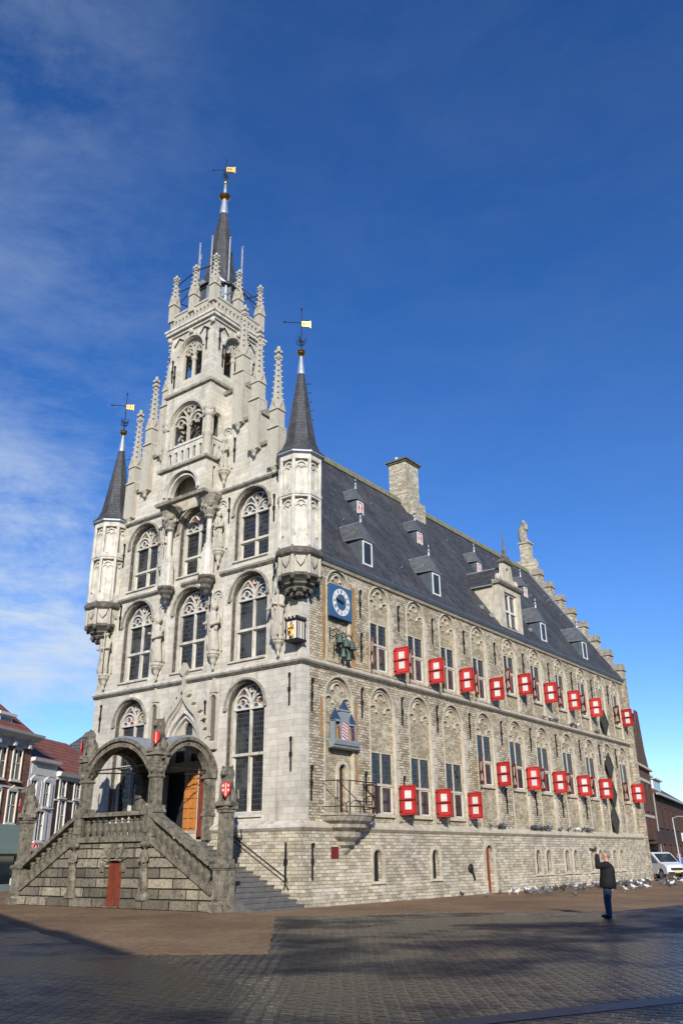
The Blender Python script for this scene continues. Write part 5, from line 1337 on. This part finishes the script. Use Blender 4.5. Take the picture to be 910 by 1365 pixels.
wins = [(1.5 + k * 4.2, .8, 4.1 + k * 4.2, 2.6) for k in range(6)]; wins2 = [(2 + k * 4.2, 4.2, 3.4 + k * 4.2, 6.0) for k in range(6)]
hbody(h, W_, 7.0, 10, M['brickd'], wins + wins2)  # brick colour darkened to paint the shade on this front
for q in wins + wins2: hwin(h, q[0], q[2], q[1], q[3], M['brownwood'], M['plainglass'], hood=False)
hroof(h, W_, 7.0, 10, 3.6, M['tilesd'], hip=1.5, over=.5)
b = MB(T); b.box(-.1, W_, 6.9, 7.1, .3, .6); b.band([(0.05, 0), (0.05, 7)], .12, 0, .1); b.build('gutter', M['galv'], h)
for u in (2.2, 9.0):
    b = MB(); b.box(u, u + 5.4, 1.0, 3.4, 7.6, 9.0); b.box(u - .25, u + 5.65, .7, 3.6, 9.0, 9.2); dm = b.build('dormer', M['stucco'], h)
    b = MB(lambda u_, v, w: (u_, 1.0 - w, v)); [b.box(u + .3 + k * 1.25, u + 1.35 + k * 1.25, 7.8, 8.85, 0, .03) for k in range(4)]; b.build('pane', M['plainglass'], dm)
b = MB(T); b.prof(18, 27, [(3.0, 0), (2.9, 1.6), (3.0, 1.6), (3.9, 0)]); b.build('awning', M['stucco'], h)
# houses behind the photographer: they throw the shade on the square
dS = Vector((25.3 - 12.9, -39.9 + 34.4)).normalized(); aS = math.atan2(dS.y, dS.x)
def back_house(p, ang, W_, H, D, rise, mat, label, n, fl):
    h = empty('square_house', (p[0], p[1], 0), ang + PI, label, 'house')
    wins = []
    for f in range(fl):
        for k in range(n): c = W_ / n * (k + .5); wins.append((c - .5, .9 + f * H / fl, c + .5, .9 + f * H / fl + 1.7))
    hbody(h, W_, H, D, mat, wins)
    for q in wins: hwin(h, q[0], q[2], q[1], q[3], M['white'], M['plainglass'], hood=False)
    hroof(h, W_, H, D, rise, M['tilesd'], hip=0)
    return h
# facades face the square (+ side of the line)
F0 = Vector((21.7, -32.6))
back_house(F0 + dS * 9.0, aS, 12.8, 10.6, 9, 3.1, M['brick'], 'two storey brick house behind the photographer on the square', 5, 3)
back_house(F0 - dS * 3.9, aS, 14, 10.4, 9, 3.3, M['stucco'], 'white rendered house behind the photographer on the square', 5, 3)
back_house(F0 - dS * 18.0, aS, 26, 10.3, 9, 3.1, M['brick'], 'long brick house behind the photographer on the square', 9, 3)
# tall block
h = empty('corner_block', (30.3, -35.8, 0), math.atan2(5.3, 8.3) , 'tall brick corner block behind the photographer on the square', 'house')
b = MB(); b.slab([(0, 0), (62, 0), (62, -12), (1.9, -12)], [], 0, 17.0); b.build('wall', M['brick'], h)
b = MB(); b.slab([(0, 0), (62, 0), (62, -12), (1.9, -12)], [], 17.0, 17.3); b.build('cornice', M['stucco'], h)
for f in range(5):
    for k in range(14):
        b = MB(lambda u, v, w: (u, w, v)); u = 1.5 + k * 4.3; b.slab(rect(u, 1 + f * 3.4, u + 1.4, 3 + f * 3.4), [rect(u + .1, 1.1 + f * 3.4, u + 1.3, 2.9 + f * 3.4)], .01, .08); w = b.build('window', M['white'], h)
        b = MB(lambda u, v, w: (u, w, v)); b.box(u + .1, u + 1.3, 1.1 + f * 3.4, 2.9 + f * 3.4, .01, .03); b.build('pane', M['plainglass'], w)

# ------------------------------------------------------------------ street things
# van
vn = empty('delivery_van', (-1.1, 44.6, 0), R(-38), 'white compact van with yellow number plate parked beyond the far corner', 'van')
def vanprof(y): return 0
b = MB(lambda u, v, w: (u, w, v))   # u forward, v up, w across
body = [(-2.1, .35), (-2.1, 1.0), (-2.02, 1.75), (-1.85, 1.88), (.15, 1.88), (.5, 1.76), (1.32, 1.14), (1.9, .98), (2.12, .78), (2.17, .35)]
b.slab(body, [[(1.3 + .38 * math.cos(a * PI / 8), .36 + .38 * math.sin(a * PI / 8)) for a in range(0, 9)] , [(-1.35 + .38 * math.cos(a * PI / 8), .36 + .38 * math.sin(a * PI / 8)) for a in range(0, 9)]], -.84, .84)
vb = b.build('body', M['vanw'], vn)
bm_ = vb.modifiers.new('b', 'BEVEL'); bm_.width = .05; bm_.segments = 2
b = MB(lambda u, v, w: (u, w, v)); 
for s in (-1, 1): b.slab([(-.3, 1.12), (1.1, 1.1), (.45, 1.64), (-.3, 1.7)], [], s * .84 - .012, s * .84 + .012); b.slab([(-1.8, 1.15), (-.42, 1.15), (-.42, 1.72), (-1.75, 1.7)], [], s * .84 - .012, s * .84 + .012)
b.build('side_glass', M['plainglass'], vn)
b = MB(); b.add([(.52, -.72, 1.72), (.52, .72, 1.72), (1.28, .76, 1.15), (1.28, -.76, 1.15), (.55, -.72, 1.77), (.55, .72, 1.77), (1.31, .76, 1.20), (1.31, -.76, 1.20)], [(0, 1, 2, 3), (4, 5, 6, 7), (0, 1, 5, 4), (1, 2, 6, 5), (2, 3, 7, 6), (3, 0, 4, 7)]); b.build('windscreen', M['plainglass'], vn)
b = MB(); b.box(2.1, 2.2, -.8, .8, .34, .5); b.box(2.12, 2.19, -.5, .5, .6, .78); b.box(-2.2, -2.1, -.8, .8, .34, .55); b.build('bumper', M['rubber'], vn)
for s in (-1, 1): b = MB(); b.ell((2.02, s * .66, .86), (.14, .16, .12)); b.build('headlight', M['lampglass'], vn, smooth=60)
b = MB(); b.box(2.2, 2.215, -.26, .26, .44, .55); b.build('number_plate', M['plate'], vn)
for u in (1.3, -1.35):
    for s in (-1, 1):
        b = MB(lambda a, c, z: (u + a, s * .76 + z, .32 + c)); b.T = (lambda u, s: lambda a, c, z: (u + a, s * .74 + z, .32 + c))(u, s); b.lathe(0, 0, [(.2, -.1), (.3, -.1), (.32, -.06), (.32, .06), (.3, .1), (.2, .1)], 20); w = b.build('wheel', M['rubber'], vn, smooth=40)
        b = MB(); b.T = (lambda u, s: lambda a, c, z: (u + a, s * .74 + z, .32 + c))(u, s); b.lathe(0, 0, [(.2, -.11), (.2, .11)], 16); b.build('rim', M['alu'], w)
# street lamp
sl = empty('street_lamp', (-1.9, 52.5, 0), 0, 'slender pale street lamp with a short arm standing beyond the van', 'street lamp')
b = MB(); b.tube([(0, 0, 0), (0, 0, 1), (-.1, 0, 4.6)], [.1, .07, .05], 8); b.tube([(-.1, 0, 4.6), (.3, .2, 4.75), (1.2, .7, 4.7)], .04, 6); b.build('pole', M['galv'], sl)
b = MB(); b.ell((1.35, .8, 4.64), (.3, .16, .09)); b.build('lamp_head', M['galv'], sl, smooth=60)

# people
def human(name, x, y, rz, label, top, legs, H=1.78, group=None, arms=None, hairm='hair', skinm='skin', vox=.03, pose=0, bag=False, fat=1.0):
    root = empty(name, (x, y, 0), rz, label, 'person', group); s = H / 1.8
    # faces +x
    b = MB(); hz = .95
    fl = .12 if pose else .0
    b.cap((0, 0, 1.45 * s), .07 * s, (.02, 0, 1.58 * s), .06 * s); b.ell((.03, 0, 1.68 * s), (.1 * s, .078 * s, .125 * s)); b.ell((.13 * s, 0, 1.66 * s), (.02, .015, .025)); b.ell((.1 * s, 0, 1.6 * s), (.04, .045, .03))
    for q in (-1, 1): b.ell((.03, q * .08 * s, 1.67 * s), (.02, .012, .03))
    b.cap((0, 0, 1.0 * s), .13 * s, (0, 0, 1.35 * s), .14 * s)
    hands = []
    for q in (-1, 1):
        st = (fl + .12) * q if pose else .0
        b.cap((0, q * .09 * s, .95 * s), .08 * s, (st * .5 + .02, q * .1 * s, .5 * s), .055 * s); b.cap((st * .5 + .02, q * .1 * s, .5 * s), .052 * s, (st - .02, q * .1 * s, .09 * s), .038 * s)
        b.ell((st + .06, q * .1 * s, .05), (.13, .045, .045))
        if arms: a1, a2 = arms(q)
        else: a1 = (-.02 + .06 * q * pose, q * .25, 1.15); a2 = (.06 + .12 * q * pose, q * .26, .9)
        S_ = (0, q * .19 * s, 1.42 * s); E = tuple(v * s for v in a1); Wt = tuple(v * s for v in a2)
        b.cap(S_, .055 * s, E, .045 * s); b.cap(E, .042 * s, Wt, .032 * s)
        dv = (Vector(Wt) - Vector(E)).normalized(); hc = Vector(Wt) + dv * .06
        b.ell(tuple(hc), (.045, .03, .05), 8, 6)
        side = dv.cross(Vector((0, 1, 0))).normalized() if abs(dv.y) < .9 else Vector((0, 0, 1))
        for k in range(4):
            p = hc + side * (-.03 + k * .02) + dv * .04; L = (.055, .065, .06, .045)[k]
            p2 = p + dv * L * .6 - Vector((0, q * .012, 0)); p3 = p2 + dv * L * .4 - Vector((0, q * .02, 0))
            b.tube([tuple(p), tuple(p2), tuple(p3)], [.010, .009, .008], 6)
        b.tube([tuple(hc), tuple(hc - side * .05 + dv * .02), tuple(hc - side * .06 + dv * .05)], [.014, .012, .01], 6)
        hands.append(hc)
    b.build('body', M[skinm], root, remesh=vox if vox > .015 else vox)
    # jacket
    b = MB(); b.cap((-.01, .04, .98 * s), .165 * s * fat, (-.01, .04, 1.28 * s), .168 * s * fat); b.cap((-.01, -.04, .98 * s), .165 * s * fat, (-.01, -.04, 1.28 * s), .168 * s * fat)
    b.cap((0, .12 * s, 1.36 * s), .11 * s, (0, -.12 * s, 1.36 * s), .11 * s); b.lathe(-.01, 0, [(.2 * s * fat, .80 * s), (.19 * s * fat, 1.0 * s), (.17 * s * fat, 1.2 * s)], 14, 0, .95, 1.05)
    b.cap((-.02, .06, 1.42 * s), .08 * s, (-.02, -.06, 1.42 * s), .08 * s)
    for q in (-1, 1):
        if arms: a1, a2 = arms(q)
        else: a1 = (-.02 + .06 * q * pose, q * .25, 1.15); a2 = (.06 + .12 * q * pose, q * .26, .9)
        S_ = (0, q * .19 * s, 1.42 * s); E = tuple(v * s for v in a1); Wt = tuple(v * s for v in a2)
        b.cap(S_, .082 * s * fat, E, .066 * s * fat); b.cap(E, .064 * s * fat, tuple(Vector(E).lerp(Vector(Wt), .9)), .05 * s * fat)
    b.build('jacket', M[top], root, remesh=vox)
    b = MB(); b.cap((0, .06, .9 * s), .125 * s * fat, (0, -.06, .9 * s), .125 * s * fat)
    for q in (-1, 1):
        st = (fl + .12) * q if pose else .0
        b.cap((0, q * .09 * s, .93 * s), .11 * s * fat, (st * .5 + .02, q * .1 * s, .5 * s), .083 * s * fat); b.cap((st * .5 + .02, q * .1 * s, .5 * s), .082 * s * fat, (st - .02, q * .1 * s, .12 * s), .07 * s * fat)
    b.build('trousers', M[legs], root, remesh=vox)
    b = MB()
    for q in (-1, 1):
        st = (fl + .12) * q if pose else .0
        b.ell((st + .05, q * .1 * s, .055), (.155, .06, .055), 12, 8)
    b.build('shoes', M['shoe'], root, smooth=80)
    b = MB(); b.ell((-.005, 0, 1.745 * s), (.095 * s, .078 * s, .072 * s), 14, 10); b.ell((-.05, 0, 1.68 * s), (.062 * s, .083 * s, .09 * s), 12, 8); b.build('hair', M[hairm], root, remesh=.02)
    if bag:
        pass
    return root, hands
man, hands = human('person', 11.75, .15, R(200), 'man in black jacket and blue jeans holding a camera up at the building', 'jacket', 'denim', 1.86,
                   arms=lambda q: ((.25, q * .17, 1.36), (.27, q * .08, 1.68)), vox=.022, fat=1.28)
man.rotation_euler = (0, R(-5), R(200))
cam_o = empty('camera', (11.75, .15, 0), R(200), 'black camera held up in both hands by the man in the black jacket', 'camera'); cam_o.rotation_euler = (0, R(-5), R(200)); man.scale = (1.0, 1.0, 1.0)
b = MB(); b.box(.28, .37, -.085, .085, 1.80, 1.91); b.box(.29, .35, -.035, .035, 1.91, 1.945); b.build('camera_body', M['rubber'], cam_o)
b = MB(); b.tube([(.37, 0, 1.85), (.49, 0, 1.87)], [.04, .045], 12); b.build('lens', M['rubber'], cam_o)
human('person', -28.0, 6.3, R(120), 'distant man in dark jacket and jeans walking past the shop on the left', 'jacket', 'denim', 1.8, pose=1, vox=.035)
b = MB(); b.lathe(0, 0, [(.16, 0), (.2, .1), (.17, .38), (.08, .42)], 8, 0, 1, .4); tag(b.build('shopping_bag', M['white'], None, loc=(-28.15, 6.0, .35)), 'white carrier bag held by the distant man walking on the left', 'bag')
for k, (x, y, t, l, lab_) in enumerate(((-2.9, 56.0, 'cloth_b', 'denim', 'distant person in blue top beside the van'), (-2.0, 55.4, 'cloth_r', 'denim', 'distant person in red top right of the van'), (-3.6, 57.5, 'jacket', 'jacket', 'distant person in dark clothes behind the van'), (.1, 54.5, 'cloth_y', 'denim', 'distant person in bright yellow top at the right edge'))):
    human('person', x, y, rnd.uniform(0, 6), lab_, t, l, 1.75, pose=1, vox=.04)

# pigeons
def pigeon(seed):
    b = MB(); r = random.Random(seed)
    b.ell((0, 0, .13), (.15, .075, .075), 8, 6, Matrix.Rotation(R(-12), 3, 'Y')); b.ell((.13, 0, .22), (.04, .035, .045), 6, 5); b.cap((.1, 0, .15), .045, (.125, 0, .2), .032, 6)
    b.box(-.27, -.12, -.03, .03, .1, .12); b.box(.165, .195, -.006, .006, .212, .224)
    for s in (-.03, .03): b.tube([(0, s, .08), (.01, s, 0)], .008, 4)
    return b
pm = [pigeon(0).build('pigeon', M[k], None) for k in ('pg', 'pd', 'pw')]
used = [False] * 3
def put_pigeon(x, y, z, lab, grp):
    k = rnd.choices((0, 1, 2), (5, 3, 2))[0]
    if not used[k]: o = pm[k]; used[k] = True
    else: o = pm[k].copy(); COL.objects.link(o)
    o.location = (x, y, z); o.rotation_euler.z = rnd.uniform(0, 6.28); s = rnd.uniform(.95, 1.2); o.scale = (s, s, s)
    w = ('grey', 'dark', 'white')[k]
    tag(o, w + ' feathered pigeon ' + lab, 'pigeon', w + ' pigeons ' + grp)
for i in range(120):
    y = 9 + 31 * rnd.random() ** .75
    x = .7 + abs(rnd.gauss(0, .9 + y * .06))
    put_pigeon(x, y, .004, 'on the brown paving along the foot of the side wall', 'on the paving by the side wall')
for i in range(34):
    put_pigeon(.2, rnd.choice((16.8, 20.8, 21.5, 24.5, 26, 27.5, 28.5)) + rnd.gauss(0, .6), 3.06, 'on the lower stone ledge of the side wall', 'on the lower ledge')
for i in range(12):
    put_pigeon(.12, rnd.choice((23.8, 24.5, 28, 31.8)) + rnd.gauss(0, .5), 9.55, 'on the upper stone ledge of the side wall', 'on the upper ledge')
# dark round wall fitting by the cellar door
b = MB(SD); b.ell((12.7, 1.2, .2), (.2, .2, .12), 10, 6); b.tube([(12.8, 1.1, .2), (13.0, .8, .2), (13.05, .65, .2)], .05, 6); tag(b.build('wall_fitting', M['iron']), 'dark iron fitting hanging on the plinth left of the cellar door', 'wall fitting')

# ------------------------------------------------------------------ light and sky
sunv = Vector((1, -1.15, .62)).normalized()
elev = math.asin(sunv.z); az = math.atan2(sunv.x, sunv.y)
sd = bpy.data.lights.new('sun', 'SUN'); sd.energy = 5.0; sd.angle = R(.5); sd.color = (1, .945, .86)
so = bpy.data.objects.new('sun', sd); COL.objects.link(so); so.rotation_euler = (-sunv).to_track_quat('-Z', 'Y').to_euler()
wd = bpy.data.worlds.new('World'); scene.world = wd; wd.use_nodes = True
nt = wd.node_tree; nt.nodes.clear(); L = nt.links.new
out = nt.nodes.new('ShaderNodeOutputWorld'); bg = nt.nodes.new('ShaderNodeBackground'); L(bg.outputs[0], out.inputs[0])
sky = nt.nodes.new('ShaderNodeTexSky'); sky.sky_type = 'NISHITA'; sky.sun_disc = False; sky.sun_elevation = elev; sky.sun_rotation = az
sky.air_density = 1.0; sky.dust_density = .25; sky.ozone_density = 3.0; sky.altitude = 1800
bg.inputs[1].default_value = .105
hs = nt.nodes.new('ShaderNodeHueSaturation'); hs.inputs['Saturation'].default_value = 1.25; hs.inputs['Value'].default_value = 1.46; L(sky.outputs[0], hs.inputs['Color']); hs.inputs['Hue'].default_value = .512
tc = nt.nodes.new('ShaderNodeTexCoord'); 
def nd(t, **k):
    x = nt.nodes.new(t)
    for a, v in k.items(): setattr(x, a, v)
    return x
mp = nd('ShaderNodeMapping'); mp.inputs['Scale'].default_value = (1.0, 1.0, 2.6); mp.inputs['Rotation'].default_value = (R(4), R(10), R(20)); L(tc.outputs['Generated'], mp.inputs[0])
n1 = nd('ShaderNodeTexNoise'); n1.inputs['Scale'].default_value = 5.5; n1.inputs['Detail'].default_value = 9; n1.inputs['Roughness'].default_value = .68; n1.inputs['Distortion'].default_value = .25; L(mp.outputs[0], n1.inputs['Vector'])
mr = nd('ShaderNodeMapRange'); L(n1.outputs[0], mr.inputs[0]); mr.inputs[1].default_value = .38; mr.inputs[2].default_value = .8
# clouds gather low on the left (west) of the town hall
dt = nd('ShaderNodeVectorMath', operation='DOT_PRODUCT'); dt.inputs[1].default_value = Vector((.797, .604, 0)); L(tc.outputs['Generated'], dt.inputs[0])
mk = nd('ShaderNodeMapRange', interpolation_type='SMOOTHSTEP'); L(dt.outputs['Value'], mk.inputs[0]); mk.inputs[1].default_value = -.06; mk.inputs[2].default_value = -.36
sz = nd('ShaderNodeSeparateXYZ'); L(tc.outputs['Generated'], sz.inputs[0])
me_ = nd('ShaderNodeMapRange', interpolation_type='SMOOTHSTEP'); L(sz.outputs[2], me_.inputs[0]); me_.inputs[1].default_value = .55; me_.inputs[2].default_value = .22; me_.inputs[3].default_value = .14
mw = nd('ShaderNodeMath', operation='MULTIPLY'); L(mk.outputs[0], mw.inputs[0]); L(me_.outputs[0], mw.inputs[1])
ma = nd('ShaderNodeMath', operation='ADD'); L(mw.outputs[0], ma.inputs[0]); ma.inputs[1].default_value = .025
ad = nd('ShaderNodeMath', operation='MULTIPLY'); L(mr.outputs[0], ad.inputs[0]); L(ma.outputs[0], ad.inputs[1])
m2 = nd('ShaderNodeMath', operation='MULTIPLY'); L(ad.outputs[0], m2.inputs[0]); m2.inputs[1].default_value = 1.5; m2.use_clamp = True
mx = nd('ShaderNodeMix', data_type='RGBA'); L(m2.outputs[0], mx.inputs[0]); L(hs.outputs[0], mx.inputs[6]); mx.inputs[7].default_value = (5.2, 6.2, 7.6, 1)
L(mx.outputs[2], bg.inputs[0])
vs_ = scene.view_settings; scene.display_settings.display_device = 'sRGB'
vs_.view_transform = 'Standard'; vs_.look = 'None'; vs_.exposure = .15; vs_.gamma = 1; vs_.use_curve_mapping = False

# ------------------------------------------------------------------ camera
cd = bpy.data.cameras.new('camera'); co = bpy.data.objects.new('view_camera', cd); COL.objects.link(co); scene.camera = co
yaw, pit, rol, f = -0.6489142727, 0.3914287379, -0.0103646772, 1115.945
fw = Vector((math.sin(yaw) * math.cos(pit), math.cos(yaw) * math.cos(pit), math.sin(pit)))
r = Vector((math.cos(yaw), -math.sin(yaw), 0)); u = r.cross(fw)
r2 = r * math.cos(rol) + u * math.sin(rol); u2 = -r * math.sin(rol) + u * math.cos(rol)
mt = Matrix((r2, u2, -fw)).transposed().to_4x4(); mt.translation = Vector((22.13945, -26.3621, 1.75)); co.matrix_world = mt
cd.sensor_fit = 'HORIZONTAL'; cd.sensor_width = 36; cd.lens = 36 * f / 910; cd.clip_end = 3000; cd.clip_start = .1
cy = scene.cycles; cy.max_bounces = 5; cy.diffuse_bounces = 3; cy.glossy_bounces = 3; cy.use_denoising = True
